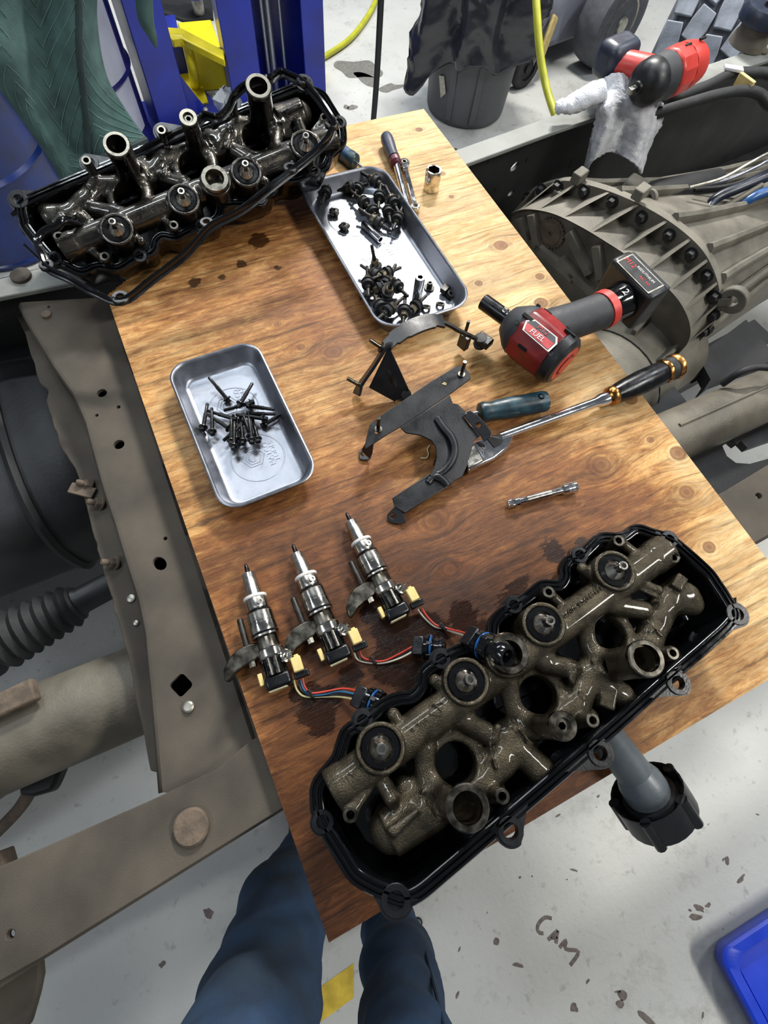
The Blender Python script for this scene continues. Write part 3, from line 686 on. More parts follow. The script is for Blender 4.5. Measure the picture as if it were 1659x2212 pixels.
OUT = [(690, 1690), (684, 1725), (692, 1772), (716, 1812), (740, 1850), (766, 1890), (800, 1912), (836, 1928), (872, 1940), (905, 1930), (960, 1885), (1060, 1800), (1200, 1680), (1330, 1568), (1440, 1470), (1530, 1392), (1575, 1350), (1588, 1325), (1570, 1290), (1552, 1263), (1528, 1231), (1465, 1175), (1440, 1160), (1413, 1152), (1377, 1142), (1346, 1160), (1302, 1161), (1278, 1180), (1254, 1203), (1232, 1210), (1222, 1226), (1222, 1247), (1208, 1264), (1174, 1264), (1152, 1280), (1131, 1296), (1108, 1311), (1085, 1325), (1068, 1346), (1064, 1374), (1040, 1392), (997, 1402), (954, 1427), (919, 1451), (911, 1482), (890, 1505), (859, 1510), (826, 1525), (789, 1558), (752, 1580), (739, 1609), (727, 1643)]
EARS = [(697, 1775, .013, 0), (855, 1945, .017, 0), (1103, 1795, .016, 1), (1296, 1627, .016, 1), (1464, 1475, .016, 1), (1592, 1327, .016, 1), (1446, 1165, .013, 1), (1252, 1199, .013, 1), (1110, 1307, .0125, 1), (953, 1424, .013, 1), (784, 1556, .013, 1)]
def cover(M, label, first):
    base = M @ Vector((.19, -.05, 0))
    t = thing('valve_cover', label, 'engine cover', (base.x, base.y, max(base.z, 0)))
    W = .085
    loop = [L(a, b, W) for a, b in OUT]
    if not first: loop = [Vector((q.x, q.y if q.y > -.08 else -.08 + (q.y + .08) * .62, q.z)) for q in loop]
    path = [Vector((q[0], q[1], 0)) for q in cr([tuple(q) for q in loop], 4, True)]
    prof = ((-.024, .010), (-.016, .014), (-.0115, .030), (-.0085, .074), (-.0085, .0835), (-.0068, .0855), (-.0048, .0855), (-.0038, .0825), (-.0022, .0825), (-.0012, .0865), (.0012, .0865), (.0022, .0825), (.0038, .0825), (.0048, .0855), (.0072, .0855), (.0088, .083), (.0088, .0765), (.0058, .0755), (-.001, .030), (-.006, .008), (-.016, .001), (-.024, 0))
    mb = MB().sweep(path, prof, True); n = len(path); m = len(prof); mb.f.append(tuple(i * m + m - 1 for i in range(n))[::-1])
    mb.xf(M); mb.build('tray', 'black_gloss', t, 50)
    for px, py, r, hole in EARS:
        r *= 1.12; c = L(px, py, W)
        if not first and c.y < -.08: c.y = -.08 + (c.y + .08) * .72
        c2 = Vector((c.x, c.y, 0)); k = min(range(n), key=lambda i: (path[i] - c2).length)
        a, b = path[(k - 7) % n], path[(k + 7) % n]; d = (c2 - (a + b) / 2); ang = math.atan2(d.y, d.x); tg = (b - a).normalized()
        ng = Vector((math.cos(ang), math.sin(ang), 0))
        arc = [(c.x + r * math.cos(ang + s), c.y + r * math.sin(ang + s)) for s in [(-1.35 + 2.7 * j / 12) for j in range(13)]]
        hw = .022 + 1.1 * min((c2 - path[k]).length, .03); p0, p1 = path[(k - 3) % n] * 0 + path[k] - tg * hw, path[k] + tg * hw
        ends = [p0, p1] if (p0 - Vector((*arc[0], 0))).length < (p0 - Vector((*arc[-1], 0))).length else [p1, p0]
        w0 = [ends[0] + (Vector((*arc[0], 0)) - ends[0]) * .75 + (c2 - path[k]) * -.0, ends[1] + (Vector((*arc[-1], 0)) - ends[1]) * .75]
        poly = [(ends[0].x, ends[0].y)] + arc + [(ends[1].x, ends[1].y)]
        hl = [circ(c.x, c.y, r * .48, 14)]
        e = MB().prism(poly, W - .0105, W - .0005, holes=hl); e.ring((c.x, c.y, W - .001), (0, 0, 1), r * .5, r * .86, .0025, 18, .0008)
        if not hole: e.lathe((c.x, c.y, W - .006), (0, 0, 1), ((0, r * .5), (.004, r * .5)), 14)
        e.xf(M).build('mounting_ear', 'black_plastic', t, 35)
    v, f = CAST; A = np.array(M); vv = (A[:3, :3] @ v.T).T + A[:3, 3]
    link_mesh('oil_rail_casting', vv, f.tolist(), 'oily_cast' if first else 'oily_cast_dark', t, 60)
    for b in BALLS:
        MB().ring((b.x, b.y, .105), (0, 0, 1), .0155, .0232, .0055, 28, .0018).xf(M).build('seal_ring', 'black_gloss', t)
        MB().lathe((b.x, b.y, .102), (0, 0, 1), ((0, .0145), (.008, .0142), (.014, .0105), (.019, .0068), (.032, .0062), (.0325, .0056), (.0325, .0036), (.02, .0034), (.02, .0001)), 24).xf(M).build('ball_tube', 'steel', t, 25)
    mb = MB().lathe((PLUG.x, PLUG.y, .1), (0, 0, 1), ((0, .0255), (.022, .0255), (.0255, .0235), (.0255, .0165), (.02, .0145), (.008, .0135), (.008, .0001)), 28).xf(M); mb.build('rail_plug', 'steel_dark', t, 25)
    for i, (p, ro, ri) in enumerate(TUBES):
        mb = MB().ring((p.x, p.y, p.z - .008), (0, 0, 1), ri - .0005, ro + .0008, .0095, 28, .0015).xf(M); mb.build('tube_collar', 'steel_dark', t, 30)
        if i == 1: MB().ring((p.x, p.y, p.z - .006), (0, 0, 1), .0045, .0105, .004, 6).xf(M).build('square_plug', 'steel_dark', t)
    for p in SMALL + [L(*a, .1) for a in ((757, 1760), (1185, 1279), (1336, 1168), (1455, 1205))]:
        MB().ring((p.x, p.y, p.z - .002), (0, 0, 1), .0047, .0083, .003, 18, .0006).xf(M).build('sleeve', 'steel_dark', t)
    for a, b in (((870, 1880), (905, 1900)), ((905, 1900), (960, 1880)), ((1520, 1290), (1545, 1330)), ((1470, 1230), (1510, 1260))):
        MB().bar(L(*a, .016), L(*b, .016), .004, .012).xf(M).build('tray_rib', 'black_gloss', t)
    return t
c1 = cover(M1, 'black engine cover with bronze-grey oil rail casting on the near end of the board', True)
c2 = cover(M2, 'oily black engine cover with tall pipe stubs tilted up at the far board end', False)
# cast lettering on the near rail
R3 = M1.to_3x3(); ex = -(R3 @ Vector((1, 0, 0))); ey = -(R3 @ Vector((0, 1, 0)))
text('5.A10.7', .013, M1 @ Vector((-.047, -.004, .1066)), ex, ey, 'oily_cast', c1, 'cast_lettering', .0012)
text('WL 6', .011, M1 @ Vector((.052, -.006, .1066)), ex, ey, 'oily_cast', c1, 'cast_lettering', .0012)
text('1844940C2 REV P', .0095, M1 @ Vector((.322, -.006, .1066)), ex, ey, 'oily_cast', c1, 'cast_lettering', .0012)
mb = MB(); dm = [(.069, -.002), (.080, .009), (.091, -.002), (.080, -.013)]
for i in range(4):
    a, b = dm[i - 1], dm[i]; mb.bar(M1 @ Vector((*a, .1068)), M1 @ Vector((*b, .1068)), .0012, .0022)
mb.bar(M1 @ Vector((.08, .007, .1068)), M1 @ Vector((.0835, -.008, .1068)), .0014, .0022); mb.build('cast_emblem', 'oily_cast', c1)
# oil filler neck with its cap, hanging past the board edge
A, B, C = P(1296, 1572, .04), P(1372, 1672, .012), P(1424, 1752, -.012)
mb = MB().tube(cr([A, A.lerp(B, .5), B], 5), .024, 20); d = (C - B).normalized()
mb.lathe(B - d * .004, C - B, ((0, .024), (.016, .03), (.03, .031), (.05, .028), ((C - B).length - .005, .027)), 24)
mb.build('filler_neck', 'filler_grey', c1)
mb = MB(); mb.lathe(C - d * .03, d, ((.0, .030), (.0, .036), (.004, .038), (.008, .036), (.012, .034), (.012, .044), (-.004, .047), (-.006, .0495), (.034, .0495), (.038, .046), (.038, .001)), 28, close=False)
for k in range(5):
    a = 2 * PI * k / 5; x, y, z = basis(d); mb.cyl(C - d * .034 + (x * math.cos(a) + y * math.sin(a)) * .047, C + d * .008 + (x * math.cos(a) + y * math.sin(a)) * .047, .0075, seg=10)
fc = mb.build('filler_cap', 'black_plastic', c1)
for k in range(4):
    q = A.lerp(B, .25 + .2 * k); MB().lathe(q + Vector((-.006 , .012, .0195)), (-.2, .3, 1), ((0, .003), (.0015, .0025)), 8).build('dimple', 'black_hole', c1)
# far cover: loose black gasket loop that has come off and sags over the near edge
t = thing('cover_gasket', 'thin glossy black gasket loop sagging over the far engine cover', 'gasket', P(440, 500, .1))
GK = [(79, 524, .10), (90, 548, .10), (104, 578, .095), (150, 600, .09), (200, 628, .075), (262, 648, .07), (330, 600, .08), (400, 546, .095), (452, 489, .12), (520, 452, .13), (590, 398, .145), (628, 369, .15), (670, 335, .16), (706, 300, .175), (717, 275, .185), (722, 262, .19), (700, 225, .2), (672, 190, .205), (650, 172, .205), (630, 162, .205), (606, 153, .205), (585, 166, .205), (560, 170, .2), (530, 182, .195), (505, 205, .185), (492, 232, .175), (470, 252, .17), (440, 247, .165), (423, 266, .16), 'far', (146, 474, .112), (122, 488, .112), (95, 500, .105)]
gk = []
for q in GK:
    if q == 'far': gk += [tuple(M2 @ Vector((u, v_, w_))) for u, v_, w_ in ((.24, -.122, .090), (.29, -.12, .08), (.35, -.10, .055), (.40, -.05, .045))]
    else: gk.append(tuple(P(*q)))
pts = cr(gk, 5, True)
g = MB().tube(pts, .0042, 8, True, 1.5); g.build('bead', 'black_gloss', t)
pts2 = [Vector(q) - Vector((0, 0, .005)) for q in pts]
MB().tube(pts2, .0072, 8, True, .5).build('carrier', 'black_plastic', t)
for a, b, z, r in ((104, 578, .095, .012), (263, 648, .07, .015), (448, 487, .12, .012), (628, 369, .15, .013), (717, 275, .185, .013), (656, 182, .205, .013), (423, 265, .16, .012)):
    MB().ring(P(a, b, z - .004), (0, 0, 1), r * .5, r, .008, 20, .0015).build('bolt_eye', 'black_plastic', t)
# ---------------------------------------------------------------- things on the board
def solve_h(c, py):                                  # height above c at which its image row is py
    lo, hi = 0., .5
    for _ in range(40):
        m = (lo + hi) / 2; q = RC.T @ (np.array((c.x, c.y, c.z + m)) - CAMP); y = CY + FPX * q[1] / q[2]
        if y > py: lo = m
        else: hi = m
    return lo
def frame_mat(o, ex, ez=(0, 0, 1)):
    ex = Vector(ex).normalized(); ez = Vector(ez); ey = ez.cross(ex).normalized(); ez = ex.cross(ey)
    M = Matrix.Identity(4)
    for r in range(3): M[r][0] = ex[r]; M[r][1] = ey[r]; M[r][2] = ez[r]; M[r][3] = o[r]
    return M
def dup(root, M, label=None, group=None):
    r = root.copy(); COL.objects.link(r); r.matrix_basis = M
    if label: r['label'] = label
    if group: r['group'] = group
    for ch in root.children:
        c = ch.copy(); COL.objects.link(c); c.parent = r
        for g in ch.children:
            d = g.copy(); COL.objects.link(d); d.parent = c
    return r

# ---- pressed aluminium trays
def pan(label, lm, rm, tm, bm_, la, lb, z, R, marks):
    l, r, t_, b = P(*lm, z), P(*rm, z), P(*tm, z), P(*bm_, z)
    d = (P(*la, z) - P(*lb, z)).normalized(); ey = d; ex = Vector((d.y, -d.x, 0))
    w = (r - l).dot(ex); h = (t_ - b).dot(ey); c = l + ex * (w / 2); c = c + ey * (((t_ + b) / 2 - c).dot(ey)); c.z = 0
    t = thing('parts_tray', label, 'tray', c)
    rings = ((.017, .0005), (.006, z - .006), (.0005, z - .0045), (0, z - .001), (.0012, z), (.003, z + .0004), (.005, z - .0008), (.0065, z - .004), (.0155, .006), (.019, .0025), (.024, .0015))
    v, f = [], []; N = 0
    for q, zz in rings:
        lp = rrect(w - 2 * q, h - 2 * q, max(R - q * .8, .006), 8); N = len(lp); v += [c + ex * x + ey * y + Vector((0, 0, zz)) for x, y in lp]
    for k in range(len(rings) - 1):
        for i in range(N): j = (i + 1) % N; f.append((k * N + i, k * N + j, (k + 1) * N + j, (k + 1) * N + i))
    f.append(tuple((len(rings) - 1) * N + i for i in range(N))); f.append(tuple(range(N))[::-1])
    MB().add(v, f).build('pan', 'alu_pan', t, 35)
    zf = .0016
    for kind, a, s in marks:
        p = P(*a, zf)
        if kind == 'ring':
            MB().tube([p + (ex * math.cos(2 * PI * i / 48) + ey * math.sin(2 * PI * i / 48)) * s for i in range(48)], .0011, 6, True, .5).build('embossed_ring', 'alu_pan', t)
        elif kind == 'hex':
            for q in (1, .72):
                MB().tube([p + (ex * math.cos(PI / 3 * i) + ey * math.sin(PI / 3 * i)) * s * q for i in range(6)], .0012, 6, True, .6).build('embossed_hexagon', 'alu_pan', t)
            pts = [p + (ex * math.cos(x) + ey * math.sin(x)) * s * .42 for x in [.9 + .5 * i for i in range(9)]]; pts.append(p + ex * s * .1)
            MB().tube(pts, .0012, 6, False, .6).build('embossed_mark', 'alu_pan', t)
        else: text(kind, s, p, ey, -ex, 'alu_pan', t, 'embossed_lettering', .0007)
    return t, c, ex, ey
pan('small shiny aluminium tray holding a heap of long black bolts', (412, 937), (622, 878), (470, 756), (557, 1080), (373, 833), (455, 1041), .034, .035,
    [('ring', (505, 881), .042), ('ring', (557, 988), .044), ('hex', (492, 876), .019), ('hex', (547, 988), .019), ('MATCO', (581, 979), .013), ('TOOLS', (592, 973), .013), ('MATCO', (517, 862), .012), ('TOOLS', (527, 856), .012)])
pan('long aluminium tray with a shadowed end full of studded cover bolts', (727, 548), (917, 487), (744, 369), (900, 692), (662, 440), (790, 660), .038, .045,
    [('ring', (820, 545), .056), ('ring', (905, 640), .06), ('MATCO', (836, 530), .016), ('TOOLS', (848, 524), .016), ('hex', (800, 553), .02), ('ring', (765, 470), .056)])
# ---- heap of long black bolts
def bolt_template():
    t = thing('long_bolt', 'long thin black flanged bolt in the heap in the small tray', 'bolt', (0, 0, 0), 'long black bolts in the small tray')
    MB().lathe((0, 0, 0), (1, 0, 0), ((0, .0022), (.001, .0028), (.020, .0028), (.0205, .0035), (.046, .0035)), 12).build('shank', 'bolt_black', t, off=(0, 0, 0))
    MB().lathe((.045, 0, 0), (1, 0, 0), ((0, .0072), (.0016, .0075), (.003, .0056)), 16).lathe((.0475, 0, 0), (1, 0, 0), ((0, .0050), (.005, .0050), (.006, .0042)), 6).build('flanged_head', 'bolt_black', t, 30, off=(0, 0, 0))
    return t
bt = bolt_template(); first = True
BL = [(530, 460, 700, 660), (495, 715, 455, 940), (540, 695, 545, 985), (935, 515, 820, 710), (560, 790, 760, 850), (580, 860, 720, 950), (735, 850, 735, 1080), (770, 790, 760, 1130), (805, 840, 780, 1060), (820, 740, 850, 1080), (830, 740, 930, 1030), (900, 760, 940, 1070), (930, 780, 1000, 1060), (1240, 770, 920, 725), (1225, 805, 920, 800), (960, 835, 1065, 850), (1215, 815, 1060, 910), (900, 700, 935, 690), (700, 1030, 860, 880)]
BLAB = {0: 'long black bolt lying apart, tail leaning on the far tray wall', 1: 'leftmost long black bolt, its head against the left tray wall', 2: 'long black bolt beside the leftmost one, head towards the near rim', 3: 'black bolt at the heap top pointing away from the near rim',
    13: 'upper of the two long bolts stretched to the right tray wall', 14: 'lower of the two long bolts stretched to the right tray wall', 16: 'black bolt slanting below the two stretched to the right tray wall', -1: bt['label']}
for i, (a, b, c, d) in enumerate(BL):
    zz = .0085 + .0042 * (i % 4) + (.004 if 3 < i < 14 else 0); pa = P(340 + a / 4.608, 720 + b / 4.608, zz + (.018 if i in (0, 13, 14) else 0)); pb = P(340 + c / 4.608, 720 + d / 4.608, zz)
    dr = (pb - pa).normalized(); o = pb - dr * .048
    M = frame_mat(o, dr, Vector((0, 0, 1)))
    lab = BLAB.get(i)
    if i == 0: bt.matrix_basis = M; bt['label'] = lab
    else: dup(bt, M, lab or BLAB[-1])
# ---- studded cover bolts with rubber grommets
def stud_template():
    t = thing('cover_bolt', 'dark studded bolt with rubber grommet lying in the long tray', 'bolt', (0, 0, 0), 'studded cover bolts in the long tray')
    MB().lathe((0, 0, 0), (1, 0, 0), ((-.034, .0022), (-.033, .0028), (-.014, .0028), (-.014, .0036), (-.008, .0036)), 12).build('stud', 'fastener', t, off=(0, 0, 0))
    MB().lathe((-.009, 0, 0), (1, 0, 0), ((0, .0062), (.001, .0068), (.008, .0068), (.009, .0060)), 6).build('hex', 'fastener_tan', t, 30, off=(0, 0, 0))
    MB().lathe((0, 0, 0), (1, 0, 0), ((0, .0104), (.0016, .0106), (.0018, .0088), (.0075, .0088), (.0078, .0104), (.0095, .010)), 22).build('grommet', 'rubber', t, 30, off=(0, 0, 0))
    MB().lathe((.0095, 0, 0), (1, 0, 0), ((0, .0048), (.006, .0046), (.006, .003), (.022, .0028), (.0235, .0016)), 14).build('shank', 'fastener', t, 30, off=(0, 0, 0))
    return t
st = stud_template()
SL = [(690, 450, -70, -45, .03), (745, 590, 10, -110, .028), (590, 640, -110, -90, .02), (860, 630, -50, -110, .028), (680, 720, -30, -60, .016), (705, 810, -70, -60, .016), (915, 780, 40, -100, .022), (820, 720, -20, -90, .018), (640, 1360, -10, -180, .022), (710, 1215, 0, 0, .02), (720, 1310, 40, 30, .016), (800, 1290, -60, 20, .02), (815, 1350, 30, -60, .016), (890, 1390, -70, -60, .024), (825, 1445, 0, 0, .026), (735, 1430, -50, 30, .018), (845, 1600, 70, -60, .02), (965, 1640, -10, 120, .022), (1060, 1590, -30, 30, .016), (740, 1560, -40, -70, .016), (270, 545, 20, -60, .016), (480, 520, -60, 20, .014), (560, 520, 20, -30, .014)]
SLAB = {0: 'studded bolt farthest up the tray, leaning on its far right wall', 6: 'studded bolt at the far heap edge beside the right tray wall', 8: 'studded bolt whose long stud points up the tray from the near heap', 9: 'studded bolt at the near heap top with its round grommet facing up', 14: 'studded bolt in the middle of the near heap with round grommet facing up', 17: 'studded bolt nearest the tray end, next to the upright chrome socket',
    20: 'studded bolt alone in the shadowed left tray corner', -1: st['label']}
for i, (a, b, dx, dy, z) in enumerate(SL):
    c = P(640 + a / 4.1475, 280 + b / 4.1475, z)
    if dx == 0 and dy == 0: dr = Vector((.15, -.25, -1)) if i != 14 else Vector((-.1, .3, -1))
    else:
        q = P(640 + (a + dx) / 4.1475, 280 + (b + dy) / 4.1475, z + .25 * random.uniform(-.02, .03)); dr = (c - q); dr.z *= .6
    M = frame_mat(c, dr, Vector((0, .3, 1)) if abs(dr.normalized().z) < .8 else Vector((0, 1, 0)))
    M = M @ Matrix.Scale(1.22, 4)
    lab = SLAB.get(i)
    if i == 0: st.matrix_basis = M; st['label'] = lab
    else: dup(st, M, lab or SLAB[-1])
def small(name, label, cat, mb_list, loc, group=None):
    t = thing(name, label, cat, loc, group)
    for n, mb, m in mb_list: mb.build(n, m, t, 35)
    return t
for k, (a, b) in enumerate(((340, 740), (430, 870))):
    c = P(640 + a / 4.1475, 280 + b / 4.1475, .008); mb = MB(); x0 = c + Vector((0, 0, 0))
    for j in range(4):
        an = j * PI / 2 + .4 + k; q = c + Vector((math.cos(an) * .006, math.sin(an) * .006, 0)); mb2 = MB().lathe(q, (math.cos(an) * .5, math.sin(an) * .5, 1), ((-.006, .0035), (-.002, .0052), (.004, .0058), (.005, .003)), 8)
        if j == 0: lst = []
        lst.append(('wing', mb2, 'fastener'))
    lst.append(('nut', MB().ring(c - Vector((0, 0, .005)), (0, 0, 1), .003, .0062, .007, 6), 'fastener_tan'))
    small('wing_clip', ['small dark winged clip near the shadowed tray end', 'small dark winged clip beside the loose chrome socket in the tray'][k], 'clip', lst, (c.x, c.y, .002))
def socket(name, label, a, b, r, ri, mat, sq=True, hexr=None):
    d = (b - a).normalized(); Ln = (b - a).length; t = thing(name, label, 'socket', a)
    MB().lathe(a, d, ((.0, ri), (.0, r * .9), (.0015, r), (Ln - .001, r), (Ln, r * .92), (Ln, ri), (Ln - .025, ri), (Ln - .025, .0001)), 28, close=False).build('barrel', mat, t, 30)
    return t
z0 = lambda a, b, z: P(640 + a / 4.1475, 280 + b / 4.1475, z)
socket('deep_socket', 'chrome deep socket lying on the long tray floor', z0(600, 840, .010), z0(755, 985, .010), .0075, .005, 'chrome')
b0 = z0(1072, 1560, .003); hh = solve_h(b0, 280 + 1320 / 4.1475)
socket('deep_socket', 'slim chrome socket standing upright in the long tray', b0, b0 + Vector((0, 0, hh)), .0095, .0052, 'chrome')
c = z0(1190, 1420, .002); small('spacer', 'small black top-hat spacer on the tray floor', 'spacer', [('flange', MB().ring(c, (0, 0, 1), .004, .0105, .0025, 20), 'fastener'), ('collar', MB().ring(c + Vector((0, 0, .002)), (0, 0, 1), .003, .0055, .012, 16, .001), 'fastener')], c)
c = z0(1365, 1490, .004); small('nut', 'black nut in the corner of the long tray', 'nut', [('body', MB().ring(c, (.3, -.3, 1), .0035, .008, .009, 6), 'fastener'), ('clip', MB().box(c + Vector((-.002, .014, .006)), (.018, .012, .01), rot=.5), 'fastener')], c)
for k, (a, b) in enumerate(((1165, 1595), (1290, 1570))):
    c = z0(a, b, .004); small('washer', ['grey washer by the tray rim next to the upright chrome socket', 'grey washer against the tray rim below the black nut'][k], 'washer', [('ring', MB().ring(c, (.2, .4, 1), .004, .009, .003, 20), 'steel_dark')], c)

# ---- hand tools
b0 = P(931, 409); hh = solve_h(b0, 366)
t = thing('deep_socket', 'big deep socket standing upright on the board', 'socket', b0)
r = .0175
MB().lathe(b0, (0, 0, 1), ((0, r * .9), (.002, r), (hh - .002, r), (hh, r * .94)), 32, close=False).build('barrel', 'chrome_gold', t, 30)
mb = MB(); v = []; f = []
for k, (h_, q) in enumerate(((hh, 1), (hh - .035, 1))):
    v += [b0 + Vector((math.cos(PI / 3 * i) * r * .78, math.sin(PI / 3 * i) * r * .78, h_)) for i in range(6)]
v += [b0 + Vector((math.cos(2 * PI * i / 32) * r * .94, math.sin(2 * PI * i / 32) * r * .94, hh)) for i in range(32)]
for i in range(6): f.append((i, 6 + i, 6 + (i + 1) % 6, (i + 1) % 6))
f.append(tuple(range(6, 12)))
MB().add(v[:12], f).build('hex_bore', 'steel_dark', t, 20)
o, i_ = circ(0, 0, r * .94, 30), circ(0, 0, r * .78, 6); MB().prism(o, 0, .0004, (b0 + Vector((0, 0, hh - .0004)), Vector((1, 0, 0)), Vector((0, 1, 0)), Vector((0, 0, 1))), [i_]).build('rim', 'chrome_gold', t)
A, B, C, D = P(834, 296, .018), P(852, 345, .016), P(856, 356, .014), P(884, 458, .010); t = thing('ratchet', 'ratchet with long dark blue grip and maroon collar lying beside the tray', 'ratchet', (B.x, B.y, 0))
d = (B - A).normalized(); Ln = (B - A).length
MB().lathe(A - d * .004, d, ((0, .008), (.003, .0125), (.012, .0145), (.03, .0145), (Ln * .75, .0125), (Ln, .0135)), 20).build('grip', 'navy_grip', t)
MB().lathe(B, d, ((0, .0138), (.012, .0132), (.016, .009)), 20).build('collar', 'maroon', t)
MB().tube([C, C.lerp(D, .5), D], [.0075, .0072, .0066], 16).build('shaft', 'chrome', t)
A, B = P(873, 353, .009), P(897, 447, .009); t = thing('combination_wrench', 'slim chrome flex-head ratchet wrench beside the blue-handled ratchet', 'wrench', (A.x, A.y, 0))
d = (B - A).normalized()
MB().bar(A + d * .014, B - d * .01, .0105, .006).build('beam', 'chrome', t, bevel=.0015)
MB().ring(A - Vector((0, 0, .006)), (0, 0, 1), .0055, .0125, .011, 24, .0015).build('ring_head', 'chrome', t, 30)
MB().ring(A - Vector((0, 0, .0064)), (0, 0, 1), .0042, .0058, .0118, 12).build('ring_insert', 'steel_dark', t)
MB().box(A + d * .016, (.013, .014, .0105), rot=math.atan2(d.y, d.x)).build('hinge_block', 'chrome', t, bevel=.001)
MB().ring(B - Vector((0, 0, .005)), (0, 0, 1), .005, .0105, .009, 20, .001).build('ring_end', 'chrome', t, 30)
A, B, C = P(737, 327, .016), P(767, 350, .016), P(800, 377, .016); d = (B - A).normalized(); t = thing('screwdriver', 'blue and black screwdriver poking out behind the long tray', 'screwdriver', (A.x, A.y, 0))
MB().lathe(A - d * .03, d, ((0, .012), (.004, .0155), ((B - A).length + .010, .0155)), 20).build('grip', 'blue_grip', t); MB().lathe(A + d * ((B - A).length - .02), d, ((0, .0158), (.004, .0168), (.018, .0165), (.022, .012)), 20).build('grip_collar', 'teal_grip', t)
MB().cyl(B, C, .0035, seg=12).build('shaft', 'chrome', t)

def impact(label, tip, back, batt, z, r, scale, socketed=True, ztip=None):
    a0 = P(*tip, z); a1 = P(*back, z); ax = (a1 - a0).normalized(); Ln = (a1 - a0).length
    b1 = P(*batt, z + .012); s = scale
    base = a0.lerp(a1, .6); t = thing('impact_wrench', label, 'power tool', (base.x, base.y, max(0, z - r - .005)))
    n = Vector((0, 0, 1)); side = n.cross(ax); 
    hb = a0 + ax * (Ln * .60); hd = (b1 - hb).normalized()
    return t, a0, a1, ax, Ln, hb, hd, b1
# main cordless impact wrench
t, a0, a1, ax, Ln, hb, hd, b1 = impact('red cordless impact wrench with black battery lying at the right board edge', (1041, 650), (1214, 790), (1352, 628), .058, .05, 1)
up = Vector((0, 0, 1)); sd = up.cross(ax)
p0 = P(1043, 651, .062); p1 = P(1128, 712, .060); dsk = (p1 - p0).normalized(); sl = (p1 - p0).length
k = MB().lathe(p0, dsk, ((0.018, .0001), (.018, .009), (0, .010), (0, .0135), (.0015, .0145), (sl, .0145)), 28, close=False).build('impact_socket', 'socket_black', t, 30)
text('12', .016, p0 + dsk * (sl * .55) + up * .0138, -dsk, up.cross(-dsk), 'label_white', k, 'size_marking', .0004)
c0 = P(1112, 700, .058)
MB().lathe(c0, ax, ((-.018, .016), (-.014, .026), (-.004, .034), (.008, .043), (.02, .0475), (.026, .046)), 28).build('nose_housing', 'grip_grey', t, 35)
LB = (a1 - c0).dot(ax)
body = MB().lathe(c0, ax, ((.018, .044), (.022, .049), (.03, .0505), (LB * .5, .050), (LB * .78, .047), (LB * .82, .045)), 10, ph=PI / 10).build('motor_housing', 'impact_red', t, 20, bevel=.004)
MB().lathe(c0, ax, ((LB * .80, .046), (LB * .82, .0485), (LB * .95, .046), (LB * 1.0, .040), (LB * 1.005, .036)), 24).build('rear_cap', 'battery_black', t, 35)
MB().lathe(c0, ax, ((LB * 1.0, .034), (LB * 1.012, .033), (LB * 1.016, .028), (LB * 1.016, .001)), 24).build('rear_disc', 'bright_red', t, 35)
mb = MB(); mb.tube([c0 + ax * (LB * 1.018) + (sd * math.cos(x) + up * math.sin(x)) * .02 for x in [.4 + .45 * i for i in range(10)]], .002, 6); mb.build('rear_emblem', 'impact_red', t)
for q, w_, an in ((.12, .02, 1.25), (.35, .018, .35), (.72, .022, 1.9), (.22, .016, 2.2), (.55, .016, 2.6)):
    nn = (sd * -math.cos(an) + up * math.sin(an)); tt = ax.cross(nn); MB().box(c0 + ax * (LB * q + .01) + nn * .0485, (w_, .006, .004), (ax, tt, nn)).build('vent_slot', 'black_hole', t)
for q, an in ((.1, .9), (.1, 2.2), (.8, .8), (.8, 2.3)):
    nn = (sd * -math.cos(an) + up * math.sin(an)); MB().cyl(c0 + ax * (LB * q + .004) + nn * .044, c0 + ax * (LB * q + .004) + nn * .0495, .0042, seg=10).build('screw', 'battery_black', t)
# handle, grip, battery
hs = hb + hd * .02; he = b1 - hd * .028
MB().tube([hb - hd * .01, hb + hd * .03, hb + hd * .045], [.046, .040, .032], 16, flat=.85).build('neck', 'impact_red', t)
g0, g1 = hb + hd * .038, P(1298, 672, .060)
MB().tube([g0, g0.lerp(g1, .15), g0.lerp(g1, .5), g0.lerp(g1, .85), g1], [.0345, .036, .0335, .0335, .034], 20, flat=.92).build('rubber_grip', 'grip_grey', t)
MB().tube([g1, g1 + hd * .016], [.0355, .0355], 22, flat=.95).build('red_band', 'bright_red', t, 30)
MB().tube([g1 + hd * .016, g1 + hd * .03, g1 + hd * .052], [.034, .034, .036], 22, flat=.95).build('battery_sleeve', 'black_gloss', t, 30)
text('12', .02, g1 + hd * .034 + up * .0335, hd.cross(up) * -1 if False else up.cross(hd) * -1, hd, 'label_white', t, 'marking', .0004)
bx = P(1352, 632, .066); ey = up.cross(hd)
bo = MB().box(bx + hd * .008, (.046, .112, .082), (hd, ey, up)).build('battery', 'battery_black', t, bevel=.008, bseg=3)
MB().box(bx + hd * .034, (.012, .104, .074), (hd, ey, up)).build('battery_foot', 'battery_black', bo, bevel=.004)
MB().box(bx + hd * .006 + up * .0412, (.034, .082, .0022), (hd, ey, up)).build('battery_label', 'battery_black', bo)
MB().box(bx + hd * .006 + up * .0415, (.038, .088, .0006), (hd, ey, up)).build('label_border', 'zinc', bo)
tr = -ey
text('M12', .015, bx + hd * .006 - tr * .028 + up * .0424, tr, hd, 'bright_red', bo, 'lettering', .0004)
text('REDLITHIUM', .008, bx + hd * .012 + tr * .008 + up * .0424, tr, hd, 'label_white', bo, 'lettering', .0004)
text('XC 4.0', .009, bx + hd * .0 + tr * .018 + up * .0424, tr, hd, 'bright_red', bo, 'lettering', .0004)
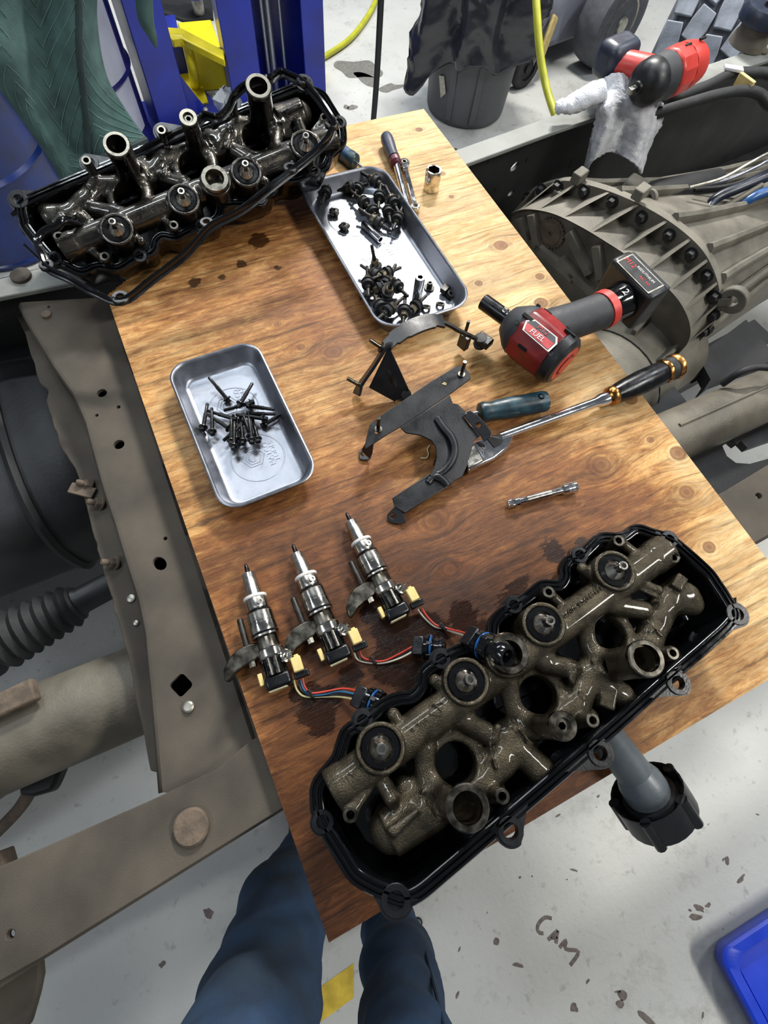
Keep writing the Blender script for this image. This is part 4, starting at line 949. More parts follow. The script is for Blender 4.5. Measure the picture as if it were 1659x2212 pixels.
# side label: a hexagon plate with white border, red field and lettering
lc = P(1165, 722, .102); nn = Vector((-.15, -.05, 1)).normalized(); e1 = (ax - nn * ax.dot(nn)).normalized(); e2 = nn.cross(e1)
hexp = [(-.034, .004), (-.024, .016), (.026, .016), (.034, .006), (.034, -.016), (-.026, -.014)]
MB().prism(hexp, 0, .0012, (lc, e1, e2, nn)).build('label_plate', 'label_white', t)
MB().prism([(x * .9, y * .86) for x, y in hexp], .0012, .0018, (lc, e1, e2, nn)).build('label_field', 'grip_grey', t)
MB().prism([(-.030, .002), (.03, .002), (.03, -.0135), (-.023, -.012)], .0018, .0022, (lc, e1, e2, nn)).build('label_band', 'label_red', t)
text('M12', .013, lc + e2 * .0085 + nn * .0022, e1, e2, 'label_red', t, 'lettering', .0004)
text('FUEL', .014, lc - e2 * .006 + nn * .0026, e1, e2, 'label_white', t, 'lettering', .0004)

# long flex-head breaker bar with black and gold grip
t = thing('flex_head_ratchet', 'long chrome flex-head bar with black and gold grip crossing the right board edge', 'wrench', P(1180, 905, 0))
A, B, C = P(1085, 942, .018), P(1316, 858, .022), P(1462, 790, .028); d = (B - A).normalized(); g = (C - B).normalized(); gl = (C - B).length
MB().tube([A - d * .004, A.lerp(B, .1), A.lerp(B, .5), A.lerp(B, .86), B - d * .02, B], [.0075, .0075, .0082, .0088, .0125, .0125], 20, flat=.9).build('shaft', 'chrome', t)
text('90T', .009, A.lerp(B, .45) + up * .0078, d, up.cross(d), 'steel_dark', t, 'stamped_lettering', .0003)
MB().lathe(B, g, ((-.004, .0135), (0, .0175), (.008, .0182), (.012, .017)), 24).build('gold_collar', 'gold', t)
MB().lathe(B, g, ((.010, .017), (.03, .0200), (gl * .45, 0.0225), (gl * .7, 0.0219), (gl * .78, 0.0206)), 24).build('grip', 'socket_black', t)
MB().lathe(B, g, ((gl * .77, 0.0219), (gl * .79, 0.0231), (gl * .82, 0.0231)), 24).build('gold_ring', 'gold', t)
MB().lathe(B, g, ((gl * .81, 0.0206), (gl * .83, 0.0225), (gl * .86, 0.0213), (gl * .88, 0.0227), (gl * .91, 0.0215), (gl * .93, 0.0227)), 24).build('ribbed_section', 'rubber', t)
MB().lathe(B, g, ((gl * .92, 0.0227), (gl * .94, 0.0244), (gl * .985, 0.0244), (gl, .021), (gl, .001)), 24).build('gold_end_cap', 'gold', t)
def pxpoly(pts, z, sc, ox, oy): return [P(ox + a / sc, oy + b / sc, z) for a, b in pts]
q = lambda a, b, z: P(720 + a / 3.318, 660 + b / 3.318, z)
fk = [q(a, b, .012) for a, b in ((960, 1200), (1010, 990), (1130, 945), (1240, 935), (1290, 940), (1240, 1040), (1150, 1110), (1060, 1150))]
MB().prism([(p.x, p.y) for p in fk], .008, .020).build('fork_head', 'chrome', t, bevel=.003)
hd_ = [q(a, b, .012) for a, b in ((930, 1090), (1000, 1000), (1060, 1040), (1080, 1130), (960, 1190))]
MB().prism([(p.x, p.y) for p in hd_], .004, .024).build('drive_head', 'steel', t, bevel=.003)
MB().cyl(q(1020, 1000, .022), q(1085, 1110, .022), .004, seg=12).build('pivot_pin', 'chrome', t)
MB().prism([(p.x, p.y) for p in [q(a, b, 0) for a, b in ((1080, 1000), (1110, 985), (1195, 1010), (1180, 1035), (1130, 1060))]], .0205, .0215).build('fork_slot', 'black_hole', t)
# teal-handled tool
t = thing('screwdriver', 'oily teal-handled screwdriver lying behind the plate bracket', 'screwdriver', P(1105, 880, 0))
A, B = P(1032, 892, .02), P(1182, 866, .022); d = (B - A).normalized(); gl = (B - A).length
MB().tube([A + d * (gl * x) for x in (0, .03, .08, .16, .3, .45, .6, .8, .93, .98, 1)], [.008, .0165, .0185, .0160, .0175, .0190, .0188, .0190, .0190, .0175, .012], 18).build('grip', 'teal_grip', t)
MB().ring(A.lerp(B, .86) + up * .0172 , (0, .1, 1), .0035, .006, .002, 14).build('hang_hole', 'black_gloss', t)
MB().cyl(A + d * .002, A - d * .07, .0042, seg=12).build('shaft', 'chrome', t)
# extension bar
t = thing('extension_bar', 'short chrome extension bar lying alone on the board', 'socket extension', P(1170, 1072, 0))
A, B = P(1097, 1090, .0095), P(1244, 1051, .0095); d = (B - A).normalized(); gl = (B - A).length
MB().box(A + d * .006, (.013, .0105, .0105), rot=math.atan2(d.y, d.x)).build('drive_square', 'chrome', t, bevel=.001)
MB().lathe(A, d, ((.0115, .0065), (.0125, .0085), (.019, .0085), (.021, .006), (.034, .006)), 20).build('front_collar', 'chrome', t, 30)
kn_ = MB().lathe(A, d, ((.034, .0064), (gl * .62, .0064)), 24).build('knurled_shank', 'steel', t, 30)
MB().lathe(A, d, ((gl * .62, .0058), (gl * .78, .0056), (gl * .81, .0095), (gl * .86, .0098), (gl * .865, .0092), (gl * .9, .0092), (gl * .905, .0098), (gl * .95, .0098), (gl * .955, .0092), (gl * .99, .0095), (gl, .0088), (gl, .001)), 24).build('socket_end', 'chrome', t, 30)

# ---- pressed-steel brackets
def plane_pts(pts, anchors, conv):
    A, B, C = [conv(*a) for a in anchors]; n = (B - A).cross(C - A).normalized()
    out = []
    for a, b in pts:
        p = conv(a, b, 0); d = (p - Vector(CAMP)); k = (A - Vector(CAMP)).dot(n) / d.dot(n); out.append(Vector(CAMP) + d * k)
    if n.z < 0: n = -n
    return out, n
def plate(name, pts, anchors, conv, th, mat, parent, holes=(), bevel=.001):
    w, n = plane_pts(pts, anchors, conv); o = w[0]; ex = (w[1] - w[0]).normalized(); ey = n.cross(ex)
    to2 = lambda p: ((p - o).dot(ex), (p - o).dot(ey))
    hs = []
    for a, b, r in holes:
        c, _ = plane_pts([(a, b)], anchors, conv); x, y = to2(c[0]); hs.append(circ(x, y, r, 14))
    return MB().prism([to2(p) for p in w], -th, 0, (o, ex, ey, n), hs).build(name, mat, parent, bevel=bevel)
t = thing('mounting_bracket', 'flat black steel mounting bracket with curved cut-out and two studs', 'bracket', P(930, 960, 0))
bk = 'bracket_black'
flat_a = ((300, 900, .055), (900, 480, .055), (800, 660, .05))
plate('stud_bar', [(318, 806), (330, 795), (720, 530), (885, 432), (930, 430), (978, 482), (986, 525), (835, 637), (480, 872), (395, 920), (232, 1028), (226, 1005), (262, 850)], flat_a, q, .0035, bk, t, [(310, 905, .003)])
cen = ((480, 870, .0515), (835, 640, .0515), (900, 1240, .02))
plate('curved_web', [(480, 872), (835, 640), (858, 700), (892, 705), (955, 765), (938, 800), (985, 862), (1010, 878), (1058, 930), (1005, 975), (985, 1060), (965, 1140), (928, 1222), (880, 1250), (832, 1290), (760, 1262), (690, 1215), (725, 1160), (742, 1090), (735, 1010), (700, 965), (625, 930), (520, 912)], cen, q, .0035, bk, t)
MB().tube(cr([q(a, b, z) for a, b, z in ((742, 800, .048), (790, 870, .045), (850, 945, .0405), (872, 1030, .036), (850, 1115, .030), (790, 1190, .0245), (740, 1215, .0235))], 6), [.003] + [.0065] * 35 + [.003], 10, flat=.6).build('pressed_rib', bk, t)
MB().tube(cr([q(a, b, z) for a, b, z in ((680, 1270, .021), (705, 1235, .023), (750, 1225, .024), (800, 1265, .022), (820, 1290, .02))], 6), .006, 10, flat=.6).build('pressed_rib', bk, t)
plate('lower_arm', [(690, 1215), (760, 1262), (832, 1290), (515, 1488), (440, 1442), (424, 1388)], ((690, 1215, .022), (832, 1290, .020), (470, 1460, .018)), q, .003, bk, t)
plate('arm_flange', [(424, 1388), (690, 1215), (700, 1240), (440, 1410)], ((424, 1388, .018), (690, 1215, .024), (440, 1420, .005)), q, .003, bk, t)
plate('foot_tab', [(440, 1440), (385, 1500), (383, 1530), (405, 1556), (480, 1572), (520, 1552), (505, 1485), (470, 1455)], ((440, 1440, .016), (510, 1490, .014), (420, 1550, .004)), q, .003, bk, t, [(425, 1508, .0042)])
plate('clip_plate', [(955, 762), (985, 752), (1030, 785), (1082, 835), (1132, 905), (1125, 950), (1080, 978), (1062, 950), (1050, 925), (1000, 870), (940, 805)], ((955, 762, .05), (1132, 905, .045), (1062, 975, .03)), q, .004, bk, t, [(1040, 858, .004)])
plate('leg', [(230, 1000), (292, 985), (282, 1060), (265, 1105), (215, 1060), (205, 1040)], ((230, 1000, .05), (292, 985, .05), (250, 1110, .006)), q, .003, bk, t)
plate('foot', [(205, 1020), (180, 1052), (186, 1098), (215, 1108), (262, 1105), (250, 1075), (222, 1040)], ((205, 1020, .006), (186, 1098, .005), (262, 1105, .006)), q, .003, bk, t, [(212, 1062, .004)])
for (a, b), (c_, d_) in (((918, 495), (912, 432)), ((322, 888), (290, 832))):
    A = q(a, b, .055); B = q(c_, d_, .055); B = A + (Vector((0, 0, 1)) * .030 + (B - A) * .15)
    MB().cyl(A, B, .0032, seg=12).ring(A, (0, 0, 1), .003, .0062, .002, 16).build('stud', 'steel_dark', t)
text('8', .012, plane_pts([(795, 560)], flat_a, q)[0][0] + up * .0003, (.7, .7, 0), (-.7, .7, 0), 'yellow_clip', t, 'paint_mark', .0003)
# arched bracket
t = thing('arched_bracket', 'arched black strap bracket with two long studs in front of the long tray', 'bracket', P(880, 790, 0))
def strap(name, pts, wid, th, parent, mat=bk, up_=(0, 0, 1), n=6):
    c = [Vector(p) for p in cr([tuple(p) for p in pts], n)]; v = []; f = []
    for i, p in enumerate(c):
        tg = (c[min(i + 1, len(c) - 1)] - c[max(i - 1, 0)]).normalized(); s_ = tg.cross(Vector(up_)).normalized(); nn_ = s_.cross(tg); w_ = wid[min(int(i / n), len(wid) - 1)] if hasattr(wid, '__len__') else wid
        for a, b in ((-1, -1), (1, -1), (1, 1), (-1, 1)): v.append(p + s_ * (a * w_ / 2) + nn_ * (b * th / 2))
    for i in range(len(c) - 1):
        for k in range(4): f.append((i * 4 + k, i * 4 + (k + 1) % 4, (i + 1) * 4 + (k + 1) % 4, (i + 1) * 4 + k))
    f.append((3, 2, 1, 0)); m = len(v) - 4; f.append((m, m + 1, m + 2, m + 3)); return MB().add(v, f).build(name, mat, parent, bevel=.0008)
strap('stud_flange', [q(165, 640, .012), q(200, 560, .025), q(290, 430, .055), q(375, 295, .085), q(398, 275, .088)], .026, .005, t, up_=(-.3, .6, .7))
strap('arch_strap', [q(380, 290, .086), q(440, 235, .09), q(520, 180, .094), q(620, 135, .095), q(720, 108, .092), q(790, 118, .086)], [.022, .028, .032, .032, .026], .005, t)
MB().tube(cr([q(785, 118, .086), q(850, 150, .078), q(900, 180, .07), q(1025, 238, .05)], 5), .0042, 10).build('rod_end', 'fastener', t)
plate('gusset', [(255, 590), (400, 290), (545, 610), (525, 640), (440, 690)], ((255, 590, .022), (400, 290, .086), (480, 680, .004)), q, .003, bk, t)
MB().tube([q(380, 430, .055), q(430, 540, .033), q(460, 610, .016)], [.002, .005, .003], 8).build('gusset_rib', 'fastener', t)
for (a, b, z), (c_, d_, z2) in (((205, 580, .025), (100, 522, .038)), ((350, 305, .083), (262, 246, .096))):
    A, B = q(a, b, z), q(c_, d_, z2); MB().cyl(A, B, .0036, seg=12).build('stud', 'steel_dark', t); dd = (B - A).normalized(); MB().ring(A, dd, .0035, .009, .003, 18).build('stud_washer', 'fastener', t)
c = q(1062, 250, .04); MB().lathe(c - Vector((0, 0, .014)), (-.1, .1, 1), ((0, .011), (.006, .0125), (.008, .009), (.014, .009), (.016, .012), (.021, .0115), (.022, .006), (.022, .001)), 22).build('grommet', 'rubber', t)
MB().box(c + Vector((.004, -.002, .0)), (.022, .03, .014), rot=.4).build('clip', bk, t, bevel=.003)
c = q(510, 640, .006); MB().lathe(c, (-.2, -.5, .8), ((-.004, .012), (.004, .012), (.006, .008), (.012, .007), (.012, .003)), 20).build('grommet', 'rubber', t)
A = q(932, 240, .03); MB().cyl(A, A + Vector((0, 0, .045)), .003, seg=10).build('stud', 'fastener', t); MB().box(A + Vector((0, -.004, -.002)), (.012, .02, .03), rot=.3).build('stud_tab', bk, t, bevel=.001)
t = MB().tube(cr([q(a, b, .0025) for a, b in ((692, 1000), (675, 1030), (682, 1065), (668, 1092), (625, 1092))], 5), .0011, 8).build('wire_scrap', 'cream'); tag(t, 'tiny bent bit of pale wire under the plate bracket', 'wire scrap')

# ---- fuel injectors
def injector_template(label):
    t = thing('fuel_injector', label, 'fuel injector', (0, 0, 0), 'fuel injectors with pigtails'); z = (0, 0, 0); X = (1, 0, 0)
    b = lambda mb, n, m, p=t, a=30, **k: mb.build(n, m, p, a, off=z, **k)
    b(MB().lathe(z, X, ((0, .0012), (.003, .0026), (.009, .0032), (.016, .0034)), 14), 'nozzle_tip', 'socket_black')
    b(MB().lathe(z, X, ((.014, .0075), (.0155, .0094), (.030, .0098), (.032, .0104), (.042, .0108), (.049, .0120)), 22), 'nozzle_sleeve', 'steel')
    b(MB().lathe(z, X, ((.049, .0152), (.050, .0160), (.0525, .0160), (.0535, .0150)), 26), 'seal_ring', 'label_white')
    b(MB().lathe(z, X, ((.053, .0148), (.056, .0152), (.068, .0152), (.070, .0140)), 12), 'hex_band', 'steel')
    b(MB().lathe((.0615, .006, .0135), (.0, .35, 1), ((0, .0042), (.002, .0042), (.002, .0022), (.0002, .0022)), 14), 'port', 'steel')
    b(MB().lathe(z, X, ((.070, .0158), (.0712, .0166), (.0726, .0158)), 26), 'o_ring', 'black_gloss')
    b(MB().lathe(z, X, ((.072, .0160), (.074, .0176), (.086, .0178), (.0865, .0172), (.088, .0172), (.0885, .0178), (.099, .0180), (.101, .0172)), 28), 'body', 'steel')
    b(MB().lathe(z, X, ((.101, .0176), (.1025, .0186), (.104, .0176)), 26), 'o_ring', 'black_gloss')
    b(MB().lathe(z, X, ((.104, .0182), (.1065, .0182)), 28), 'back_ring', 'steel')
    b(MB().lathe(z, X, ((.1065, .0140), (.109, .0148), (.125, .0150)), 20), 'waist', 'steel_dark')
    b(MB().lathe(z, X, ((.123, .0160), (.125, .0174), (.134, .0174), (.136, .0160)), 26), 'collar', 'steel')
    b(MB().lathe(z, X, ((.135, .0145), (.158, .0145)), 16), 'solenoid', 'steel_dark')
    for k in range(5):
        a = .5 + k * .55; b(MB().box((.147, -.0148 * math.cos(a), .0148 * math.sin(a)), (.022, .0038, .0025), (Vector((1, 0, 0)), Vector((0, math.sin(a), math.cos(a))), Vector((0, -math.cos(a), math.sin(a))))), 'coil_strip', 'black_gloss', bevel=.0006)
    b(MB().box((.1665, .0, .0), (.018, .034, .024)), 'end_cap', 'black_plastic', bevel=.004)
    b(MB().box((.176, -.003, .001), (.002, .024, .014)), 'end_face', 'cream', bevel=.001)
    # hold-down clamp with its bolt, on the -y side
    pl = [(.112, -.010), (.128, -.010), (.132, -.022), (.134, -.034), (.137, -.046), (.146, -.060), (.143, -.064), (.130, -.062), (.118, -.052), (.111, -.040), (.109, -.024)]
    b(MB().prism(pl, -.008, .006), 'hold_down_clamp', 'steel_dark', bevel=.002)
    b(MB().lathe((.118, -.027, 0), (1, 0, 0), ((-.046, .0032), (-.044, .0042), (.006, .0042)), 12), 'clamp_bolt', 'fastener')
    b(MB().lathe((.131, -.026, 0), (1, 0, 0), ((0, .0055), (.008, .0055)), 8), 'bolt_head', 'steel_dark')
    # side coil plug, yellow clips and black connector body on the +y side
    dc = MB().lathe((.141, .0165, .006), (-.15, .55, .75), ((0, .0088), (.004, .0092), (.005, .0075), (.005, .004), (.008, .004), (.008, .001)), 22); b(dc, 'coil_plug', 'steel')
    for k in (-1, 1): b(MB().cyl((.141 + .003 * k, .020, .012), (.141 + .003 * k, .027, .017), .0013, seg=8), 'terminal', 'chrome')
    yc = MB().box((.156, .0285, .010), (.019, .013, .013)); b(yc, 'yellow_clip', 'yellow_clip', bevel=.0015); b(MB().box((.146, .030, .008), (.005, .006, .006)), 'clip_tab', 'yellow_clip', bevel=.0008)
    b(MB().box((.169, .030, .002), (.009, .020, .012)), 'plug_body', 'black_plastic', bevel=.0015)
    b(MB().box((.158, -.0205, .001), (.016, .006, .012)), 'yellow_clip', 'yellow_clip', bevel=.0012)
    return t
inj = injector_template('fuel injector whose pigtail with blue and cream wires is nearest the left board edge')
INJ = [((530, 1218), (608, 1490)), ((632, 1176), (738, 1432)), ((748, 1108), (866, 1338))]
ILAB = ['fuel injector nearest the left board edge with four-wire pigtail', 'middle one of the three fuel injectors, red and white pigtail', 'fuel injector nearest the plate bracket, pigtail reaching the cover plug']
injs = []
for i, (a, b) in enumerate(INJ):
    A, B = P(*a, .0175), P(*b, .0175); M = frame_mat(A, B - A); S = (B - A).length / .178
    if i == 0: inj.matrix_basis = M; o = inj; o['label'] = ILAB[0]
    else: o = dup(inj, M, ILAB[i])
    o.scale = (S, S, S); injs.append(o)
bpy.context.view_layer.update()
def child(o, parent):
    o.parent = parent; o.matrix_parent_inverse = parent.matrix_world.inverted(); return o
def connector(parent, a, b, r):
    d = (b - a).normalized(); Ln = (b - a).length; x, y, z = basis(d)
    k = child(MB().box(a + d * .006, (r * 1.5, r * 1.9, .016), (x, y, z)).build('plug_block', 'black_plastic', None, bevel=.002), parent)
    child(MB().lathe(a, d, ((.010, r * .75), (.014, r), (.020, r), (.021, r * .86), (.0255, r * .86), (.0265, r), (Ln * .62, r), (Ln * .64, r * .82), (Ln * .80, r * .82), (Ln * .82, r * .92), (Ln * .9, r * .92), (Ln, r * .74), (Ln, r * .5), (Ln * .8, r * .4), (Ln * .8, .0001)), 24).build('plug_barrel', 'black_gloss', None, 30), parent)
    child(MB().ring(a + d * .0215, d, r * .84, r * 1.03, .003, 24, .001).build('blue_seal', 'seal_blue', None), parent)
    for s in range(6):
        an = s * PI / 3 + .3; nn = x * math.cos(an) + y * math.sin(an); child(MB().box(a + d * (Ln * .48) + nn * r, (r * .3, r * .12, Ln * .16), (nn.cross(d), nn, d)).build('latch', 'black_plastic', None, bevel=.0006), parent)
def wires(parent, lines):
    for pts, m in lines: child(MB().tube(cr([tuple(P(a, b, z)) for a, b, z in pts], 6), .0014, 8).build('wire', m, None), parent)
def tie(parent, px, py, z):
    child(MB().box(P(px, py, z), (.005, .013, .009), rot=.2).build('cable_tie', 'black_plastic', None, bevel=.001), parent)
Z = lambda a, b: (480 + a / 3.456, 1080 + b / 3.456)
wires(injs[0], [([(*Z(600, 1330), .012), (*Z(615, 1390), .009), (*Z(660, 1440), .007), (*Z(760, 1432), .008), (*Z(900, 1408), .012), (*Z(1010, 1425), .02)], 'wire_red'),
    ([(*Z(585, 1345), .012), (*Z(605, 1405), .008), (*Z(655, 1455), .005), (*Z(760, 1452), .006), (*Z(880, 1430), .01), (*Z(1005, 1455), .02)], 'wire_blue'),
    ([(*Z(570, 1345), .010), (*Z(590, 1415), .006), (*Z(655, 1462), .004), (*Z(770, 1460), .004), (*Z(890, 1450), .008), (*Z(1005, 1470), .018)], 'wire_black'),
    ([(*Z(535, 1345), .009), (*Z(560, 1420), .004), (*Z(620, 1468), .003), (*Z(760, 1468), .003), (*Z(880, 1470), .006), (*Z(1000, 1490), .016)], 'wire_cream')])
tie(injs[0], *Z(660, 1450), .006); connector(injs[0], P(775, 1506, .03), P(852, 1540, .05), .019)
wires(injs[1], [([(*Z(1025, 1120), .012), (*Z(1045, 1170), .008), (*Z(1110, 1200), .005), (*Z(1210, 1200), .006), (*Z(1320, 1150), .01), (*Z(1420, 1095), .02)], 'wire_red'),
    ([(*Z(980, 1125), .010), (*Z(1010, 1190), .004), (*Z(1100, 1216), .003), (*Z(1210, 1216), .004), (*Z(1330, 1180), .008), (*Z(1425, 1130), .018)], 'wire_white'),
    ([(*Z(1000, 1125), .010), (*Z(1030, 1190), .004), (*Z(1100, 1208), .003), (*Z(1230, 1206), .003), (*Z(1340, 1165), .007), (*Z(1425, 1120), .018)], 'wire_black')])
tie(injs[1], *Z(1125, 1200), .006); connector(injs[1], P(896, 1397, .024), P(962, 1402, .035), .0175)
wires(injs[2], [([(*Z(1490, 810), .012), (*Z(1530, 870), .008), (*Z(1590, 930), .006), (*Z(1640, 945), .006), (*Z(1700, 965), .01), (*Z(1800, 990), .03), (1013, 1385 - 12, .06)], 'wire_red'),
    ([(*Z(1460, 815), .010), (*Z(1510, 880), .005), (*Z(1585, 945), .004), (*Z(1650, 960), .004), (*Z(1720, 985), .01), (*Z(1800, 1010), .028), (1012, 1384, .055)], 'wire_white'),
    ([(*Z(1475, 815), .010), (*Z(1500, 880), .004), (*Z(1580, 940), .003), (*Z(1650, 955), .005), (*Z(1730, 980), .01), (*Z(1810, 1002), .028), (1014, 1380, .057)], 'wire_black')])
tie(injs[2], *Z(1645, 950), .006); connector(injs[2], P(1018, 1383, .085), P(1096, 1418, .128), .018)
# ---------------------------------------------------------------- the rest of the truck
def PN(px, py, A, n):
    d = Vector(ray(px, py)); n = Vector(n); k = (A - Vector(CAMP)).dot(n) / d.dot(n); return Vector(CAMP) + d * k
def gearbox():
    A = P(1150, 400, -.13); a = Vector((.935, .353, 0)).normalized(); A0 = A - a * .10
    t = thing('transfer_case', 'ribbed grey cast gearbox housing with bolted flange beside the board', 'gearbox', (1.1, .7, -.3))
    LP = [(1120, 445), (1141, 414), (1187, 395), (1230, 391), (1297, 407), (1360, 431), (1424, 464), (1478, 502), (1520, 544), (1546, 595), (1555, 640), (1548, 682), (1525, 722), (1478, 770), (1440, 815)]
    FP = [(1092, 500), (1099, 469), (1116, 456), (1145, 452), (1196, 462), (1255, 490), (1318, 528), (1381, 570), (1432, 612), (1470, 655), (1490, 700), (1488, 735), (1465, 765), (1425, 800), (1390, 830)]
    n = 6
    Lo = [Vector(p) for p in cr([tuple(PN(*p, A, a)) for p in LP], n)]; Fr = [Vector(p) for p in cr([tuple(PN(*p, A0, a)) for p in FP], n)]
    N = len(Lo); low = -.52
    Lo += [Vector((Lo[-1].x, Lo[-1].y, low)), Vector((Lo[0].x, Lo[0].y, low))]; Fr += [Vector((Fr[-1].x, Fr[-1].y, low)), Vector((Fr[0].x, Fr[0].y, low))]
    M = N + 2; Sh = [p + a * .10 for p in Fr]
    v = Fr + Sh; MB().add(v, [(i, (i + 1) % M, M + (i + 1) % M, M + i) for i in range(M)]).build('front_shell', 'cast_grey', t, 35)
    MB().add([p + a * .012 for p in Fr], [tuple(range(M))]).build('front_face', 'cast_grey', t)
    v = Sh + Lo + [p + a * .022 for p in Lo] + [p + a * .022 for p in Sh]
    f = []
    for i in range(M):
        j = (i + 1) % M
        for k in range(3): f.append((k * M + i, k * M + j, (k + 1) * M + j, (k + 1) * M + i))
    MB().add(v, f).build('flange', 'cast_grey', t, 35, bevel=.002)
    step = 6
    for i in range(2, N - 2, step):
        r = (Lo[i] - Sh[i]); tg = (Lo[i + 1] - Lo[i - 1]).normalized() * .0035
        pts = [Fr[i] + a * .006, Sh[i], Lo[i] - r * .06, Fr[i] + a * .03 + r * .22]
        q = [p - tg for p in pts] + [p + tg for p in pts]
        MB().add(q, [(0, 1, 2, 3), (7, 6, 5, 4), (0, 3, 7, 4), (1, 5, 6, 2), (3, 2, 6, 7), (0, 4, 5, 1)]).build('rib', 'cast_grey', t)
    for i in range(5, N - 5, step):
        c = Sh[i].lerp(Lo[i], .55); b = MB(); hexbolt(b, c, -a, .011, .014, 0, 0, .015); b.build('flange_bolt', 'frame_dark', t)
    c = Lo[N - 26] if False else PN(1580, 652, A, a); MB().ring(c, a, .014, .032, .02, 24, .002).build('lifting_eye', 'cast_grey', t)
    MB().bar(PN(1552, 652, A, a) + a * .01, PN(1575, 652, A, a) + a * .01, .03, .018).build('eye_web', 'cast_grey', t)
    # front face details
    c = PN(1193, 502, A0 + a * .012, a); mb = MB().lathe(c, -a, ((-.002, .036), (.006, .036), (.006, .028), (.008, .028), (.008, .006), (.004, .006), (.004, .0005)), 32); mb.build('cover_plug', 'rust', t, 30)
    for k in range(24):
        x, y, z = basis(-a); an = 2 * PI * k / 24; MB().box(c - a * .004 + (x * math.cos(an) + y * math.sin(an)) * .037, (.004, .004, .008), (x, y, z)).build('plug_tooth', 'rust', t)
    for (p, q) in (((1125, 470), (1140, 520)), ((1150, 462), (1165, 540)), ((1230, 500), (1275, 590)), ((1290, 530), (1300, 600)), ((1160, 530), (1240, 600)), ((1112, 475), (1125, 500)), ((1210, 560), (1290, 640))):
        MB().bar(PN(*p, A0, a), PN(*q, A0, a), .02, .022, up=tuple(a)).build('face_rib', 'cast_grey', t)
    for (px, py) in ((1252, 380), (1210, 418), (1385, 415)): MB().box(PN(px, py, A, a), (.04, .025, .025), rot=math.atan2(a.y, a.x)).build('lug', 'cast_grey', t, bevel=.003)
    # output housing in front of the flange, seam ring
    cc = PN(1440, 690, A, a); cc = Vector((cc.x, cc.y, cc.z - .13)) - Vector((a.y, -a.x, 0)) * .02
    MB().lathe(cc - a * .42, a, ((0, .10), (.02, .125), (.19, .15), (.22, .155), (.23, .162), (.25, .162), (.262, .158), (.36, .17), (.45, .185)), 36).build('output_housing', 'cast_grey', t, 35)
    MB().ring(cc - a * .178, a, .15, .1635, .004, 40).build('seam', 'black_hole', t)
    for an in (.4, .9, 1.5, 2.1):
        x, y, z = basis(a); d = x * math.cos(an) + y * math.sin(an); MB().bar(cc - a * .15 + d * .165, cc - a * .04 + d * .18, .012, .02, up=tuple(d)).build('housing_rib', 'cast_grey', t, bevel=.003)
    # tail housing
    ctr = sum((Lo[i] for i in range(N)), Vector()) / N; ctr.z -= .12
    rows = []
    for h, s in ((.02, .94), (.12, .84), (.3, .70), (.55, .60), (.9, .52), (1.3, .5)): rows.append([ctr + (p - ctr) * s + Vector((.995, .07, 0)) * h for p in Lo])
    v = sum(rows, []); f = []
    for k in range(len(rows) - 1):
        for i in range(M): j = (i + 1) % M; f.append((k * M + i, k * M + j, (k + 1) * M + j, (k + 1) * M + i))
    MB().add(v, f).build('tail_housing', 'cast_grey', t, 35)
    for i in (14, 26, 38, 48, 56, 64, 72):
        if i < N: 
            p = [rows[k][i] + (Lo[i] - ctr).normalized() * .006 for k in range(5)]; MB().tube(p, [.012, .011, .01, .009, .008], 8, flat=1.6).build('tail_rib', 'cast_grey', t)
    return A, a
GA, Ga = gearbox()
t = thing('shift_motor', 'black cylindrical shift motor lying behind the gearbox flange', 'motor', P(1450, 430, -.12))
A, B = P(1392, 428, -.1), P(1545, 396, -.1); d = (B - A).normalized(); MB().lathe(A, d, ((0, .03), (.02, .036), (.05, .037), ((B - A).length, .035), ((B - A).length + .02, .02)), 24).build('casing', 'frame_dark', t)
MB().box(P(1382, 422, -.105), (.05, .10, .06), rot=.4).build('mount_block', 'cast_grey', t, bevel=.008); MB().ring(P(1402, 430, -.075), (-.9, -.2, .3), .012, .024, .012, 20, .002).build('eyelet', 'cast_grey', t)
def cable(name, label, cat, pts, r, mat, group=None, seg=10):
    o = MB().tube(cr([tuple(p) for p in pts], 6), r, seg).build(name, mat); return tag(o, label, cat, group)
for k, (l, pts, r, m) in enumerate((('thin grey wire at the top of the loom by the right frame edge', [(1490, 405, -.05), (1560, 385, -.03), (1620, 352, -.01), (1680, 322, 0)], .0035, 'zinc'), ('pale wire lying second in the loom by the right frame edge', [(1500, 404, -.06), (1570, 388, -.04), (1630, 362, -.02), (1680, 338, -.01)], .004, 'cable_steel'),
        ('thick black sleeve in the loom beside the gearbox tail', [(1520, 470, -.1), (1545, 430, -.08), (1600, 405, -.06), (1690, 368, -.04)], .013, 'mount_navy'), ('dark blue tube curving over the gearbox tail', [(1540, 460, -.12), (1600, 440, -.08), (1640, 420, -.06), (1700, 400, -.05)], .012, 'seal_blue'), ('straight grey rod resting on the gearbox tail', [(1496, 486, -.1), (1560, 450, -.08), (1645, 400, -.05)], .007, 'shaft_steel'), ('thin dark wire hanging below the loom', [(1500, 410, -.08), (1580, 400, -.07), (1640, 375, -.05), (1690, 350, -.04)], .005, 'rubber'))):
    if 'rod' not in l: pts = pts + [(pts[-1][0] + 150, pts[-1][1] - 60, pts[-1][2]), (pts[-1][0] + 420, pts[-1][1] - 130, pts[-1][2])]
    cable('wire_loom', l, 'cable', [P(*p) for p in pts], r, m)
cable('rubber_hose', 'thick black hose with metal end clipped along the far rail', 'hose', [P(1438, 212, -.01), P(1470, 208, .0), P(1530, 185, .01), P(1582, 160, .015), P(1640, 158, .015), P(1720, 150, .01), P(2000, 40, .0)], .014, 'rubber')
